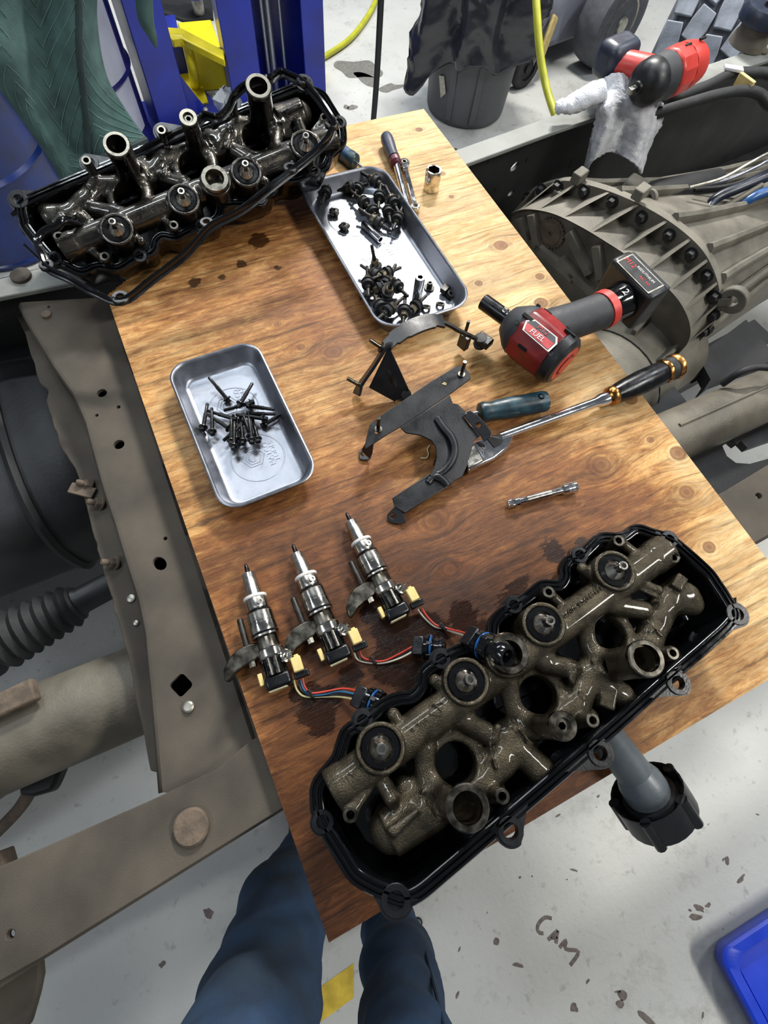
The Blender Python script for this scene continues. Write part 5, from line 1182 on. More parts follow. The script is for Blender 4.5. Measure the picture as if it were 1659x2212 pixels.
cable('rubber_hose', 'long black hose looping below the clipped hose on the far rail', 'hose', [P(1330, 265, -.05), P(1400, 250, -.03), P(1462, 231, -.01), P(1540, 208, .005), P(1602, 197, .01), P(1640, 204, .005), P(1700, 235, -.03), P(1900, 170, -.08)], .014, 'rubber')
t = thing('hose_clamp', 'small pale clip strapped round the black hose on the far rail', 'clip', P(1590, 165, 0)); MB().box(P(1585, 148, .03), (.05, .02, .008), rot=-.6).build('tab', 'white_rag', t, bevel=.002); MB().box(P(1608, 180, .018), (.012, .05, .03), rot=.1).build('strap', 'yellow_clip', t, bevel=.002)
t = thing('body_mount', 'round dark body mount with a nut standing on the far rail', 'rubber mount', P(1628, 105, -.02)); c = P(1628, 108, -.02); c.y += .03
MB().lathe(c, (0, 0, 1), ((0, .055), (.02, .052), (.03, .046), (.05, .046), (.052, .06)), 28).build('spacer', 'shaft_steel', t)
MB().lathe(c, (0, 0, 1), ((.05, .055), (.055, .066), (.075, .068), (.09, .058), (.094, .04), (.088, .028), (.088, .001)), 28).build('pad', 'mount_navy', t); b = MB(); hexbolt(b, c + Vector((0, 0, .086)), (0, 0, 1), .016, .012); b.build('nut', 'steel_dark', t)
t = thing('exhaust_pipe', 'fat grey exhaust pipe emerging from under the right board edge', 'pipe', (1.1, .24, -.2))
MB().tube(cr([(.45, .245, -.215), (.9, .243, -.21), (1.3, .245, -.2), (1.8, .25, -.19), (2.5, .26, -.18)], 6), .062, 28).build('pipe', 'shaft_steel', t)
MB().tube([(.9, .245, -.1475), (1.3, .248, -.1385), (2.2, .258, -.12)], .004, 8).build('weld_seam', 'shaft_steel', t)
cable('brake_hose', 'thin black hose lying on top of the exhaust pipe', 'hose', [P(1560, 830, -.16), P(1600, 804, -.12), P(1640, 793, -.11), P(1700, 800, -.11)], .008, 'rubber')
t = thing('cross_brace', 'black steel brace under the gearbox beside the exhaust pipe', 'cross member', (1.15, .4, -.35))
MB().prism([(p.x, p.y) for p in PR([(1380, 850), (1446, 822), (1484, 868), (1400, 930)], -.3)], -.34, -.3).build('foot_plate', 'frame_dark', t)
MB().prism([(p.x, p.y) for p in PR([(1508, 768), (1612, 690), (1680, 775), (1548, 822), (1518, 846), (1535, 820)], -.3)], -.34, -.3).build('brace_plate', 'frame_dark', t)
MB().bar(P(1400, 850, -.36), P(1640, 720, -.36), .08, .04).build('tie_bar', 'frame_dark', t)
t = thing('shade_sheet', 'added dark sheet for the shade below the exhaust pipe, with a ragged gap', 'plate', (1.1, .12, -.22))  # added dark sheet stands in for the shade of rail and pipe
MB().prism([(p.x, p.y) for p in PR([(1470, 1000), (1680, 880), (1680, 945), (1615, 968), (1600, 952), (1592, 960), (1580, 950), (1560, 962), (1570, 985), (1590, 1000), (1620, 1002), (1680, 985), (1680, 1040), (1560, 1090), (1500, 1060)], -.24)], -.26, -.24).build('plate', 'frame_dark', t)

# left side: tank, prop shaft, rubber-booted shaft
t = thing('fuel_tank', 'big black rounded tank slung left of the cross member', 'tank', (-.8, .9, -.4))
v = []; f = []; prof = [(-.31, .9), (-.33, .97), (-.36, 1.0), (-1.2, 1.0), (-2.0, 1.0)]; S = 40
prof = [(-.255, .72), (-.27, .86), (-.30, .95), (-.36, 1.0), (-.8, 1.01), (-2.0, 1.0)]
for x, s in prof:
    for k in range(S):
        an = 2 * PI * k / S; cy_, cz_ = math.cos(an), math.sin(an); e = .75; v.append((x - .02 * s, .91 + .34 * s * math.copysign(abs(cy_) ** e, cy_), -.37 + .19 * s * math.copysign(abs(cz_) ** e, cz_)))
for j in range(len(prof) - 1):
    for k in range(S): l = (k + 1) % S; f.append((j * S + k, j * S + l, (j + 1) * S + l, (j + 1) * S + k))
f.append(tuple(range(S))); MB().add(v, f).build('shell', 'tank_black', t, 40)
for x in (-.42, -.85): 
    MB().tube([(x, .91 + .342 * math.copysign(abs(math.cos(2 * PI * k / 40)) ** .75, math.cos(2 * PI * k / 40)), -.37 + .192 * math.copysign(abs(math.sin(2 * PI * k / 40)) ** .75, math.sin(2 * PI * k / 40))) for k in range(40)], .012, 6, True).build('strap', 'frame_dark', t)
t = thing('prop_shaft', 'grey-brown prop shaft tube running under the cross member', 'drive shaft', (-.4, .22, -.22))
a_, b_ = P(320, 1480, -.2), P(0, 1612, -.2); d = (b_ - a_).normalized(); MB().lathe(a_ - d * .25, d, ((0, .07), (.05, .074), (.5, .076), (.51, .079), (.53, .079), (.54, .072), (.60, .070), (.61, .085), (.66, .085), (1.2, .085)), 36).build('tube', 'shaft_steel', t, 30)
MB().box(P(20, 1515, -.11), (.08, .035, .02), rot=.05).build('balance_weight', 'rust', t, bevel=.004)
MB().prism([(p.x, p.y) for p in PR([(40, 1680), (135, 1655), (120, 1690), (110, 1710), (70, 1722), (40, 1720)], -.27)], -.3, -.27).build('yoke_ear', 'frame_dark', t, bevel=.006)
cable('brake_line', 'thin rusty line hanging from the prop shaft at the left', 'pipe', [P(70, 1700, -.28), P(50, 1735, -.3), P(25, 1765, -.33), P(-20, 1810, -.36)], .011, 'rust')
t = thing('bracket_stub', 'small rusty bracket poking in at the left image edge', 'bracket', P(0, 1880, -.3)); MB().box(P(-4, 1880, -.25), (.03, .05, .06), rot=.1).build('plate', 'rust', t, bevel=.003)
t = thing('booted_shaft', 'black shaft with a ribbed rubber boot left of the cross member', 'drive shaft', P(120, 1330, -.3))
a_, b_ = P(250, 1258, -.3), P(-30, 1405, -.3); d = (b_ - a_).normalized(); Ln = (b_ - a_).length
MB().lathe(a_ - d * .2, d, ((0, .026), (.27, .028), (.275, .032), (.285, .032)), 24).build('shaft', 'tank_black', t)
pr = [(.08, .032)]
for k in range(7): pr += [(.085 + k * .021, .036 + k * .0018), (.095 + k * .021, .046 + k * .002)]
pr += [(.24, .046), (.25, .056), (.30, .062), (.6, .064)]
MB().lathe(a_, d, tuple(pr), 28).build('rubber_boot', 'rubber', t, 60)
MB().ring(a_ + d * .078, d, .03, .037, .008, 24, .001).build('boot_clamp', 'frame_dark', t)

# ---------------------------------------------------------------- on the far rail: towel and the second impact wrench
YR = 1.075
tw = thing('shop_towel', 'crumpled white terry towel hanging over the far rail', 'towel', P(1340, 200, -.02))
rows = [[P(1283, 192, .02), P(1312, 166, .05), P(1345, 160, .06), P(1385, 190, .03), P(1420, 208, .015)],
    [P(1285, 215, .012), P(1312, 200, .035), P(1345, 195, .04), P(1390, 212, .02), P(1430, 222, .01)],
    [PY(1290, 240, YR - .02), PY(1310, 228, YR - .06), PY(1345, 225, YR - .045), PY(1390, 230, YR - .06), PY(1432, 236, YR - .03)],
    [PY(1284, 272, YR - .03), PY(1312, 262, YR - .075), PY(1345, 265, YR - .05), PY(1392, 270, YR - .08), PY(1428, 268, YR - .04)],
    [PY(1272, 320, YR - .04), PY(1302, 300, YR - .085), PY(1340, 296, YR - .05), PY(1380, 315, YR - .09), PY(1408, 305, YR - .05)],
    [PY(1258, 380, YR - .05), PY(1284, 345, YR - .09), PY(1322, 328, YR - .05), PY(1366, 352, YR - .1), PY(1386, 376, YR - .06)]]
v, f = patch([[tuple(p) for p in r] for r in rows], 8, 8); v = [(p[0] + random.gauss(0, .0012), p[1] + random.gauss(0, .0012), p[2] + random.gauss(0, .0012)) for p in v]
MB().add(v, f).build('cloth', 'towel', tw, 80, solid=.006)
lob = MB().tube(cr([tuple(P(*p)) for p in ((1302, 195, .045), (1270, 208, .035), (1235, 226, .02), (1210, 230, .016), (1199, 231, .014))], 6), [.03, .03, .031, .031, .03, .03, .029, .028, .028, .028, .027, .026, .025, .024, .022, .02, .019, .019, .018, .018, .017, .016, .014, .011, .006], 14, flat=.7); lob.v = [tuple(c + random.gauss(0, .0012) for c in p) for p in lob.v]; lob.build('rolled_corner', 'towel', tw, 80)
t = thing('impact_wrench', 'red impact wrench without socket resting on the white towel', 'power tool', P(1430, 180, -.02))
a0, a1 = P(1358, 198, .075), P(1490, 138, .085); ax = (a1 - a0).normalized(); Ln = (a1 - a0).length; c0 = a0 + ax * .05
MB().box(a0 + ax * .012, (.024, .013, .013), (ax, up.cross(ax).normalized(), ax.cross(up.cross(ax).normalized()))).build('anvil', 'steel', t, bevel=.002)
MB().lathe(c0, ax, ((-.026, .013), (-.018, .014), (-.014, .030), (-.004, .041), (.004, .046), (.03, .049), (.036, .046)), 28).build('nose_housing', 'battery_black', t, 35)
MB().lathe(c0, ax, ((.034, .047), (.07, .049), (.074, .046)), 28).build('gear_housing', 'grip_grey', t, 35)
MB().lathe(c0, ax, ((.073, .044), (.078, .051), (Ln - .10, .052), (Ln - .08, .048)), 12).build('motor_housing', 'bright_red', t, 20, bevel=.004)
MB().lathe(c0, ax, ((Ln - .085, .049), (Ln - .07, .05), (Ln - .04, .044), (Ln - .035, .02)), 24).build('rear_cap', 'bright_red', t)
sdv = up.cross(ax).normalized(); h0 = c0 + ax * .07
MB().tube([h0 + Vector((0, 0, -.01)), h0 + sdv * .05 + Vector((0, 0, -.012)), h0 + sdv * .12 + Vector((-.04, 0, -.02))], [.034, .032, .03], 16).build('handle', 'bright_red', t)
q2 = h0 + sdv * .16 + Vector((-.07, 0, -.02)); MB().box(q2 + Vector((.05, -.03, .005)), (.10, .07, .08), (ax, sdv, ax.cross(sdv))).build('battery', 'mount_navy', t, bevel=.022, bseg=4)
for k in (0, 1): MB().box(c0 + ax * (.11 + .05 * k) + Vector((0, 0, .051)), (.02, .005, .004), (ax, sdv, ax.cross(sdv))).build('vent_slot', 'black_hole', t)

# ---------------------------------------------------------------- background of the shop
V3 = Vector
def upright(px, py): return P(px, py, ZF)
# rubbish can and its liner
L_, R_ = P(919, 226, ZF), P(1085, 241, ZF); cc = (L_ + R_) / 2; rb = (R_ - L_).length / 2; cc = cc + V3((cc.x, cc.y, 0)).normalized() * .01
t = thing('trash_can', 'grey plastic trash can behind the board', 'trash can', cc)
MB().lathe(cc, (0, 0, 1), ((0, rb * .9), (.012, rb * .97), (.03, rb * .985), (.4, rb * 1.1), (.7, rb * 1.2), (.72, rb * 1.27)), 40).build('body', 'can_grey', t)
dn = V3((-cc.x, -cc.y, 0)).normalized()
for an in (-.35, .25): 
    d = V3((dn.x * math.cos(an) - dn.y * math.sin(an), dn.x * math.sin(an) + dn.y * math.cos(an), 0)); MB().bar(cc + d * rb * 1.0 + V3((0, 0, .03)), cc + d * rb * 1.1 + V3((0, 0, .4)), .03, .012, up=tuple(d)).build('moulded_rib', 'can_grey', t, bevel=.003)
d = V3((dn.x * math.cos(-.6) - dn.y * math.sin(-.6), dn.x * math.sin(-.6) + dn.y * math.cos(-.6), 0)); MB().prism([(0, -.03), (.03, .05), (.0, .06), (-.025, .0)], 0, .003, (cc + d * (rb * 1.045) + V3((0, 0, .14)), d.cross(V3((0, 0, 1))), V3((0, 0, 1)), d)).build('sticker_scrap', 'zinc', t)
t = thing('bin_liner', 'shiny black bin liner draped over the trash can', 'bag', cc + V3((0, 0, .3)))
rows = []; NC = 30
def lown(an):                                        # hem height around the can (angle 0 faces the camera, positive to its right)
    a = (an + PI) % (2 * PI) - PI
    return .27 + .05 * math.sin(a * 3 + 1) - .10 * math.exp(-((a + .95) / .22) ** 2) - .05 * math.exp(-((a - .3) / .25) ** 2) + .09 * math.exp(-((a - 1.) / .4) ** 2) + .02 * math.sin(9 * a)
for k in range(9):
    s = k / 8; row = []
    for i in range(NC):
        an = 2 * PI * i / NC; a = (an + PI) % (2 * PI) - PI; lo = lown(an); h = .80 + (lo - .80) * s
        d = V3((dn.x * math.cos(an) - dn.y * math.sin(an), dn.x * math.sin(an) + dn.y * math.cos(an), 0))
        r = rb * (1.15 + .02 * math.sin(5 * an)) + .028 + .02 * math.sin(7 * an + 2 * s) + .014 * math.sin(13 * an - 3 * s) + random.gauss(0, .011) + .07 * math.exp(-((a - .9) / .4) ** 2) * (.4 + .6 * s) + .07 * math.exp(-((a + .95) / .3) ** 2) * s
        row.append(tuple(cc + d * r + V3((0, 0, h))))
    rows.append(row)
v, f = patch(rows, 4, 5, True)
for i, p in enumerate(v):
    q = V3(p) - cc; k_ = 1 + (.022 * math.sin(31 * q.z + 24 * q.x + 3 * math.sin(19 * q.y)) * math.sin(17 * q.y - 21 * q.z + 2 * math.sin(23 * q.x)) + random.gauss(0, .009)); v[i] = (cc.x + q.x * k_, cc.y + q.y * k_, p[2])
MB().add(v, f).build('liner', 'bag_black', t, 70, solid=.002)
# two-post lift column
FL, FR = P(513, 264, ZF), P(706, 244, ZF); e = (FR - FL).normalized(); nb = V3((-e.y, e.x, 0)); w = (FR - FL).length; H_ = 3.2
t = thing('lift_post', 'tall blue two-post lift column with steel cables in its channel', 'vehicle lift', FL)
MB().prism([(0, 0), (w * .32, 0), (w * .32, .012), (.012, .012), (.012, .26), (w - .012, .26), (w - .012, .012), (w * .78, .012), (w * .78, 0), (w, 0), (w, .272), (0, .272)], 0, H_, (FL, e, nb, V3((0, 0, 1)))).build('column', 'lift_blue', t, bevel=.004)
for s, r in ((.44, .010), (.50, .014), (.62, .008)): MB().cyl(FL + e * (w * s) + nb * .12, FL + e * (w * s) + nb * .12 + V3((0, 0, H_)), r, seg=12).build('cable', 'cable_steel', t)
MB().box((FL + FR) / 2 + nb * .1 + V3((0, 0, .01)), (w, .5, .02), (e, nb, V3((0, 0, 1)))).build('base_plate', 'lift_blue', t)
MB().bar(FR - e * .015 + nb * .3 + V3((0, 0, .05)), FR + e * .05 + nb * .3 + V3((0, 0, .05)), .1, .1).build('hose_guide', 'lift_yellow', t)
# second blue post at the left with foot, gusset, bolts
FL, FR = P(352, 292, ZF), P(418, 272, ZF); e = (FR - FL).normalized(); nb = V3((-e.y, e.x, 0)); w = (FR - FL).length
t = thing('steel_post', 'plain blue steel post standing left of the lift column', 'post', FL)
MB().prism([(0, 0), (w, 0), (w, .16), (0, .16)], 0, 2.2, (FL, e, nb, V3((0, 0, 1)))).build('post', 'lift_blue', t, bevel=.004)
MB().prism([(-.05, -.12), (w + .16, -.1), (w + .16, .25), (-.05, .25)], 0, .015, (FL, e, nb, V3((0, 0, 1)))).build('foot_plate', 'lift_blue', t)
MB().prism([(0, 0), (.11, 0), (.0, .2)], -.006, .006, (FL + e * w + nb * .03, e, V3((0, 0, 1)), -nb)).build('gusset', 'lift_blue', t)
c = FL + e * (w + .07) - nb * .02 + V3((0, 0, .015)); b = MB(); hexbolt(b, c, (0, 0, 1), .02, .02, .03, .011, .03); b.build('anchor_bolt', 'zinc', t)
# yellow lift arm
t = thing('lift_carriage', 'yellow steel lift arm resting on the floor between the blue posts', 'lift arm', P(450, 190, ZF))
A, B = P(424, 200, ZF), P(494, 192, ZF); e = (B - A).normalized(); nb = V3((-e.y, e.x, 0)); w = (B - A).length
MB().box(A + e * w / 2 + nb * .12 + V3((0, 0, .085)), (w, .24, .17), (e, nb, V3((0, 0, 1)))).build('arm_box', 'lift_yellow', t, bevel=.006)
MB().box(A - e * .06 + nb * .02 + V3((0, 0, .012)), (.2, .3, .024), (e, nb, V3((0, 0, 1)))).build('skid_plate', 'lift_yellow', t, bevel=.004)
zz = ZF + .26; MB().prism([(p.x, p.y) for p in PR([(352, 66), (362, 58), (392, 60), (484, 108), (484, 128), (392, 82), (372, 86)], zz)], zz - .03, zz).build('upper_bar', 'lift_yellow', t, bevel=.005)
MB().tube(cr([P(370, 86, zz - .02), P(398, 90, zz - .02), P(408, 112, zz - .06), P(416, 150, ZF + .14), P(422, 185, ZF + .03)], 5), .022, 12).build('bent_tube', 'lift_yellow', t)
t = thing('pivot_block', 'short blue steel block beside the yellow lift arm', 'block', P(388, 172, ZF)); MB().prism([(p.x, p.y) for p in PR([(366, 176), (410, 170), (404, 140), (362, 146)], ZF)], ZF, ZF + .2).build('block', 'lift_blue', t, bevel=.004)
t = thing('jack_foot', 'blue foot with a grey stud at the top edge of the picture', 'lift foot', P(432, 10, ZF)); c = P(432, 34, ZF); MB().lathe(c, (0, 0, 1), ((0, .03), (.08, .03), (.09, .022)), 16).build('stud', 'zinc', t); MB().lathe(c + V3((0, 0, .09)), (0, 0, 1), ((0, .07), (.05, .07), (.05, .03), (.3, .03)), 20).build('cup', 'lift_blue', t)
m = MB().prism([(p.x, p.y) for p in PR([(338, -40), (455, -40), (462, 45), (400, 50), (345, 30)], ZF)], ZF, ZF + .012).build('dark_sheet', 'rubber'); tag(m, 'thin dark sheet on the floor behind the yellow lift arm', 'mat')  # thin dark sheet laid flat over the floor
# drums
def drum(label, c, r, h, mat, extra=None):
    t = thing('oil_drum', label, 'drum', c)
    MB().lathe(c, (0, 0, 1), ((0, r * .98), (.008, r + .006), (.02, r + .006), (.026, r), (h * .32, r), (h * .335, r + .010), (h * .35, r), (h * .64, r), (h * .655, r + .010), (h * .67, r), (h - .02, r), (h - .015, r + .006), (h, r + .006), (h, r - .01), (h - .02, r - .012), (h - .02, .001)), 64).build('shell', mat, t, 30)
    if extra:
        d0, d1, z0_, z1_, m_ = extra; v = []; f = []; n = 14
        for i in range(n + 1):
            a = d0 + (d1 - d0) * i / n
            for z in (z0_, z1_): v.append(c + V3((math.cos(a) * (r + .0015), math.sin(a) * (r + .0015), z)))
        for i in range(n): f.append((2 * i, 2 * i + 2, 2 * i + 3, 2 * i + 1))
        MB().add(v, f).build('painted_reflection', m_, t)
    return t
drum('dark blue steel drum at the left picture edge', V3((-.52, 2.36, ZF)), .30, .88, 'drum_blue')
dc = P(366, 292, ZF) + V3((-.355, .05, 0))
drum('glossy navy drum with a painted pale reflection behind the green blanket', dc, .285, .88, 'drum_navy', (-.95, -.45, .1, .86, 'cart_grey'))  # pale strip is a reflection painted onto the shell
# quilted moving blanket
t = thing('moving_blanket', 'green quilted moving blanket hanging over the drums', 'blanket', (-.1, 1.95, -.3))
BR = [[(-130, -110), (-40, -100), (60, -95), (150, -95), (212, -90)], [(-110, 20), (-10, 20), (80, 20), (165, 20), (206, 40)], [(-70, 110), (10, 125), (95, 120), (170, 125), (226, 160)], [(0, 190), (55, 215), (115, 225), (190, 235), (266, 232)], [(100, 330), (118, 325), (150, 320), (220, 300), (300, 280)], [(142, 402), (152, 398), (190, 352), (250, 328), (316, 300)]]
BY = [[2.0, 1.93, 2.0, 1.96, 1.98], [1.98, 1.92, 2.0, 1.93, 1.98], [1.95, 1.88, 1.97, 1.90, 1.96], [1.92, 1.88, 1.93, 1.88, 1.93], [1.88, 1.84, 1.90, 1.86, 1.9], [1.86, 1.83, 1.87, 1.84, 1.88]]
ctl = [[tuple(PY(*p, y)) for p, y in zip(r, ry)] for r, ry in zip(BR, BY)]
v, f = patch(ctl, 10, 10); MB().add(v, f).build('quilt', 'blanket_green', t, 80, solid=.012)
vv = np.array(v); nc = 41; nr = 51; G = vv.reshape(nr, nc, 3)
def on(u, w_):
    x = min(max(u, 0), 1) * (nc - 1); y = min(max(w_, 0), 1) * (nr - 1); i, j = int(min(x, nc - 2)), int(min(y, nr - 2)); fx, fy = x - i, y - j
    p = G[j, i] * (1 - fx) * (1 - fy) + G[j, i + 1] * fx * (1 - fy) + G[j + 1, i] * (1 - fx) * fy + G[j + 1, i + 1] * fx * fy; return V3(p) + V3((0, -.0085, .003))
mb = MB()
for k in range(-6, 16):
    for half in (0, 1):
        pts = []
        for i in range(13):
            u = half * .5 + i / 24; w_ = k * .085 + (abs(((u * 2) % 1) - .5)) * .55
            if 0 <= w_ <= 1: pts.append(on(u, w_))
        if len(pts) > 2: mb.tube(pts, .0009, 4)
o = mb.build('stitching', 'thread', t); o['kind'] = 'stuff'
MB().tube([on(.80 - .02 * math.sin(i / 4) - .25 * (i / 30) ** 2, i / 30) for i in range(31)], .012, 8, flat=.6).build('bound_seam', 'blanket_trim', t)
MB().tube([on(i / 30, .995) for i in range(31)], .010, 8, flat=.8).build('bottom_binding', 'blanket_trim', t)
v, f = patch([[tuple(PY(292, -30, 1.98)), tuple(PY(310, -30, 1.96)), tuple(PY(326, -25, 1.98))], [tuple(PY(300, 40, 1.98)), tuple(PY(314, 42, 1.96)), tuple(PY(330, 45, 1.98))], [tuple(PY(322, 78, 1.98)), tuple(PY(328, 80, 1.97)), tuple(PY(336, 76, 1.98))], [tuple(PY(336, 100, 1.98)), tuple(PY(337, 101, 1.98)), tuple(PY(338, 101, 1.98))]], 6, 6)
MB().add(v, f).build('corner_flap', 'blanket_green', t, 80, solid=.008)
# hanging and lying hoses
b0 = P(806, 268, ZF + .01); cable('air_line', 'black air line hanging straight down behind the board', 'hose', [b0 + V3((.0, .0, 0)), b0 + V3((.015, .01, .3)), b0 + V3((.012, .0, 1.2)), b0 + V3((.02, 0, 2.8))], .0135, 'rubber')
cable('air_hose', 'yellow-green air hose curving over the floor to the lift column', 'hose', [P(828, -60, ZF + .015), P(812, 0, ZF + .015), P(790, 42, ZF + .015), P(755, 85, ZF + .015), P(708, 118, ZF + .015), P(690, 125, ZF + .015)], .014, 'hose_yellow')
cable('air_hose', 'yellow air hose dropping behind the far rail', 'hose', [PY(1155, -60, 1.5), PY(1160, 30, 1.42), PY(1166, 110, 1.36), PY(1178, 180, 1.3), PY(1196, 240, 1.22), PY(1208, 268, 1.18)], .0105, 'hose_yellow')
# grey mobility cart
t = thing('grey_cart', 'grey moulded cart with a black tyre parked behind the can', 'cart', P(1250, 130, ZF))
A, B = P(1190, 140, ZF), P(1268, 110, ZF); e = (B - A).normalized(); nb = V3((-e.y, e.x, 0))
if nb.dot(V3((A.x, A.y, 0))) < 0: nb = -nb
Wd = (B - A).length
MB().prism([(-.55, 0), (0, 0), (0, .30), (-.55, .30)], .10, .7, (A, e, nb, V3((0, 0, 1)))).build('front_panel', 'cart_grey', t, bevel=.02)
MB().prism([(-.1, .02), (Wd, .02), (Wd + .15, .2), (Wd + .15, .6), (-.1, .6)], .07, .34, (A, e, nb, V3((0, 0, 1)))).build('body', 'cart_grey', t, bevel=.02)
MB().prism([(-.1, .06), (Wd + .05, .06), (Wd + .35, .2), (Wd + .35, .6), (-.1, .6)], .34, .42, (A, e, nb, V3((0, 0, 1)))).build('fender', 'cart_grey', t, bevel=.03)
wc = P(1302, 154, ZF) ; r = .2; wn = V3((.22, -.97, 0)); wn.normalize(); wc = wc + V3((.0, .02, r)) - wn * .0
w_ = MB().lathe(wc - wn * .1, wn, ((-.03, .07), (-.03, r * .8), (-.02, r * .96), (.02, r), (.08, r), (.115, r * .94), (.125, r * .8), (.118, r * .56)), 40).build('wheel', 'tyre', t, 35)
MB().lathe(wc - wn * .1, wn, ((.10, r * .57), (.122, r * .56), (.112, r * .48), (.09, r * .4), (.09, r * .2), (.13, r * .17), (.135, r * .08), (.135, .001)), 32).build('rim', 'zinc', w_, 30)
for k in range(5):
    x, y, z = basis(wn); an = 2 * PI * k / 5; MB().bar(wc - wn * .002 + (x * math.cos(an) + y * math.sin(an)) * r * .15, wc - wn * .002 + (x * math.cos(an) + y * math.sin(an)) * r * .5, .03, .02, up=tuple(wn)).build('spoke', 'zinc', w_)
cs = P(1128, 190, ZF); t2 = MB().lathe(cs + V3((0, 0, .085)) - wn * .02, wn, ((-.02, .05), (-.02, .082), (-.005, .088), (.02, .088), (.028, .078), (.028, .05), (.02, .05), (.02, .02), (.03, .02), (.03, .001)), 28).build('caster_wheel', 'rubber', t, 30)
MB().bar(cs + V3((.10, .04, .10)), cs + V3((.17, .1, .24)), .05, .02, up=tuple(wn)).build('caster_fork', 'yellow_clip', t, bevel=.008)
MB().bar(cs + V3((0, .05, .1)), cs + V3((.1, .15, .3)), .05, .04).build('caster_arm', 'rubber', t, bevel=.008)
# off-road tyre
tc = V3((2.50, 1.86, ZF + .42)); r = .42
t = thing('off_road_tyre', 'big knobbly off-road tyre standing behind the far rail', 'tyre', (tc.x, tc.y, ZF))
AX = V3((.58, -.81, 0)).normalized()
MB().lathe(tc - AX * .16, AX, ((0, .22), (-.005, .3), (.02, r * .9), (.045, r * .955), (.275, r * .955), (.30, r * .9), (.325, .3), (.32, .22), (.0, .22)), 56, close=False).build('carcass', 'tyre', t)
MB().lathe(tc - AX * .12, AX, ((0, .22), (0, .1), (.04, .06), (.04, .001)), 40, close=False).build('rim', 'frame_dark', t)
ex_, ey_, ez_ = basis(AX); lug = None
for k in range(22):
    for j in range(4):
        an = 2 * PI * (k + .5 * (j % 2)) / 22; dr = ex_ * math.cos(an) + ey_ * math.sin(an); tn = AX.cross(dr)
        if dr.z < -.2 and dr.y > .2: continue
        c = tc + AX * (-.117 + j * .078) + dr * (r * .965); sk = .18 if j % 2 else -.18
        u_ = (AX + tn * sk).normalized(); w2 = dr.cross(u_)
        if lug is None:
            lug = MB().prism([(-.036, -.046), (.030, -.052), (.037, .0), (.030, .049), (-.030, .052), (-.037, .006)], -.012, .012).build('tread_lug', 'tyre_lug', None, bevel=.003, off=(0, 0, 0)); o = lug
        else: o = lug.copy(); COL.objects.link(o)
        o.parent = t; Mx = Matrix.Identity(4)
        for i in range(3): Mx[i][0] = u_[i]; Mx[i][1] = w2[i]; Mx[i][2] = dr[i]; Mx[i][3] = c[i] - t.location[i]
        o.matrix_basis = Mx
mb = MB().ball(P(490, 222, ZF + .05), .05, 14, 9, (1, .8, 1.1)); mb.v = [tuple(c + random.gauss(0, .008) for c in p) for p in mb.v]; o = mb.build('rag', 'white_rag', None, 80); tag(o, 'small crumpled white rag near the lift column foot', 'rag')
# blue plastic bin at the lower right
zb = ZF + .07; A, B, C = P(1549, 2056, zb), P(1700, 1957, zb), P(1590, 2260, zb); e1 = (B - A).normalized(); e2 = V3((e1.y, -e1.x, 0)); 
t = thing('plastic_bin', 'bright blue plastic bin in the lower right corner', 'bin', (A + e1 * .2 + e2 * .15) * 1.0 + V3((0, 0, ZF - zb)))
c = A + e1 * .25 + e2 * .18; rings = ((-.03, ZF - zb), (-.01, -.05), (.0, -.012), (0, 0), (-.006, .004), (-.028, .002), (-.034, -.01), (-.045, -.045), (-.05, -.05))
v = []; f = []; N = 0
for q, z in rings:
    lp = rrect(.5 + 2 * q, .36 + 2 * q, .035, 6); N = len(lp); v += [c + e1 * x + e2 * y + V3((0, 0, z)) for x, y in lp]
for k in range(len(rings) - 1):
    for i in range(N): j = (i + 1) % N; f.append((k * N + i, k * N + j, (k + 1) * N + j, (k + 1) * N + i))
f.append(tuple((len(rings) - 1) * N + i for i in range(N))); f.append(tuple(range(N))[::-1]); MB().add(v, f).build('shell', 'bin_blue', t, 35)
MB().prism(rrect(.40, .26, .03, 5), 0, .012, (c + V3((0, 0, -.052)), e1, e2, V3((0, 0, 1)))).build('floor_panel', 'bin_blue', t)
c = P(903, 1992, ZF + .004); o = MB().ring(c, (0, 0, 1), .007, .011, .004, 20, .0012).build('o_ring', 'rubber'); tag(o, 'tiny black rubber ring on the floor below the near engine cover', 'ring')

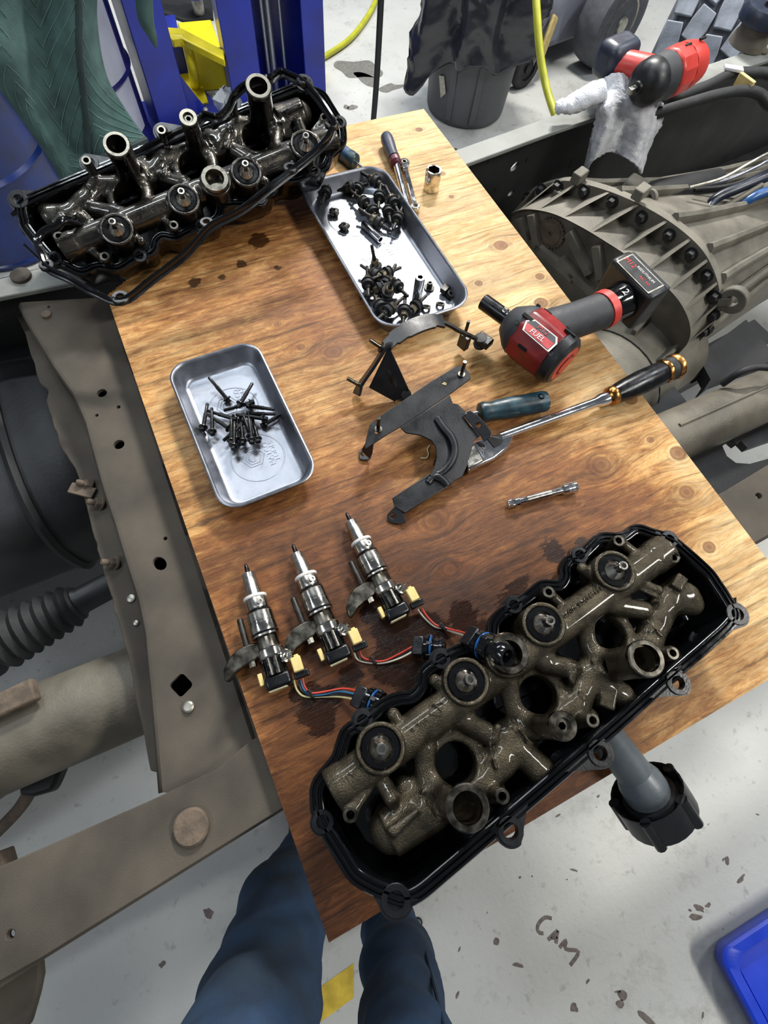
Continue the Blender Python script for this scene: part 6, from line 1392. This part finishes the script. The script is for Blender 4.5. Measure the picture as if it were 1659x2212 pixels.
# ---------------------------------------------------------------- the person taking the picture: legs in jeans, seen from above
def person():
    s = SDF((-.75, -1.25, ZF - .01), (.40, -.10, .35), .0085)
    hipL, kneeL, ankL = P(492, 2440, -.06), P(612, 1965, -.34), P(664, 1835, -.70)
    hipR, kneeR, ankR = P(905, 2560, -.08), P(862, 2085, -.42), P(832, 1960, -.70)
    s.cap(hipL, kneeL, .100, .070, .03); s.cap(kneeL, ankL, .068, .056, .03)
    s.cap(hipR, kneeR, .082, .062, .03); s.cap(kneeR, ankR, .062, .054, .03)
    pel = (hipL + hipR) / 2 + V3((0, -.10, 0)); s.cap(pel + V3((-.06, -.06, .08)), pel + V3((.06, -.06, .08)), .15, .15, .05); s.cap(pel + V3((-.06, -.07, .25)), pel + V3((.06, -.07, .25)), .14, .14, .05)
    X, Y, Z_ = np.meshgrid(*s.ax, indexing='ij')
    s.d += (.0045 * np.sin(46 * Z_ + 18 * X + 9 * np.sin(11 * Y)) * np.sin(23 * Y + 15 * X) + .003 * np.sin(95 * Z_ + 40 * Y)).astype(np.float32)
    t = thing('person', 'person in blue jeans standing at the near board end, legs only', 'person', ((hipL.x + hipR.x) / 2, (hipL.y + hipR.y) / 2, ZF))
    s.build('jeans', 'jeans', t)
    for ank, yaw in ((ankL, .25), (ankR, -.1)):
        fw = V3((math.sin(yaw), math.cos(yaw), 0)); q = V3((ank.x, ank.y, ZF + .045)); b = SDF((q.x - .2, q.y - .15, ZF), (q.x + .25, q.y + .3, ZF + .2), .007)
        b.cap(q, q + fw * .12, .045, .042, .03); b.cap(q + fw * .1, q + fw * .17 - V3((0, 0, .008)), .045, .034, .02); b.cap(q, q + V3((0, 0, .09)), .046, .048, .03); b.build('boot', 'boot', t)
    # seams down the outer leg
    for h, k, a in ((hipL, kneeL, ankL), (hipR, kneeR, ankR)):
        pts = []
        for i in range(13):
            u = i / 12; p = h.lerp(k, u * 2) if u < .5 else k.lerp(a, u * 2 - 1); r = (.09 - .05 * u) if u < .5 else .066 - .02 * (u - .5); pts.append(p + V3((.80, .30, .3)).normalized() * (r - .002))
        MB().tube(cr([tuple(p) for p in pts], 3), .003, 6).build('seam', 'jeans', t)
person()
# painted block walls of the shop, outside the picture
for n, c, s in (('wall_back', (.6, 8.55, .9), (14.2, .1, 3.4)), ('wall_front', (.6, -5.55, .9), (14.2, .1, 3.4)), ('wall_left', (-6.45, 1.5, .9), (.1, 14, 3.4)), ('wall_right', (7.65, 1.5, .9), (.1, 14, 3.4))):
    o = MB().box(c, s).build(n, 'white_rag'); o['kind'] = 'structure'
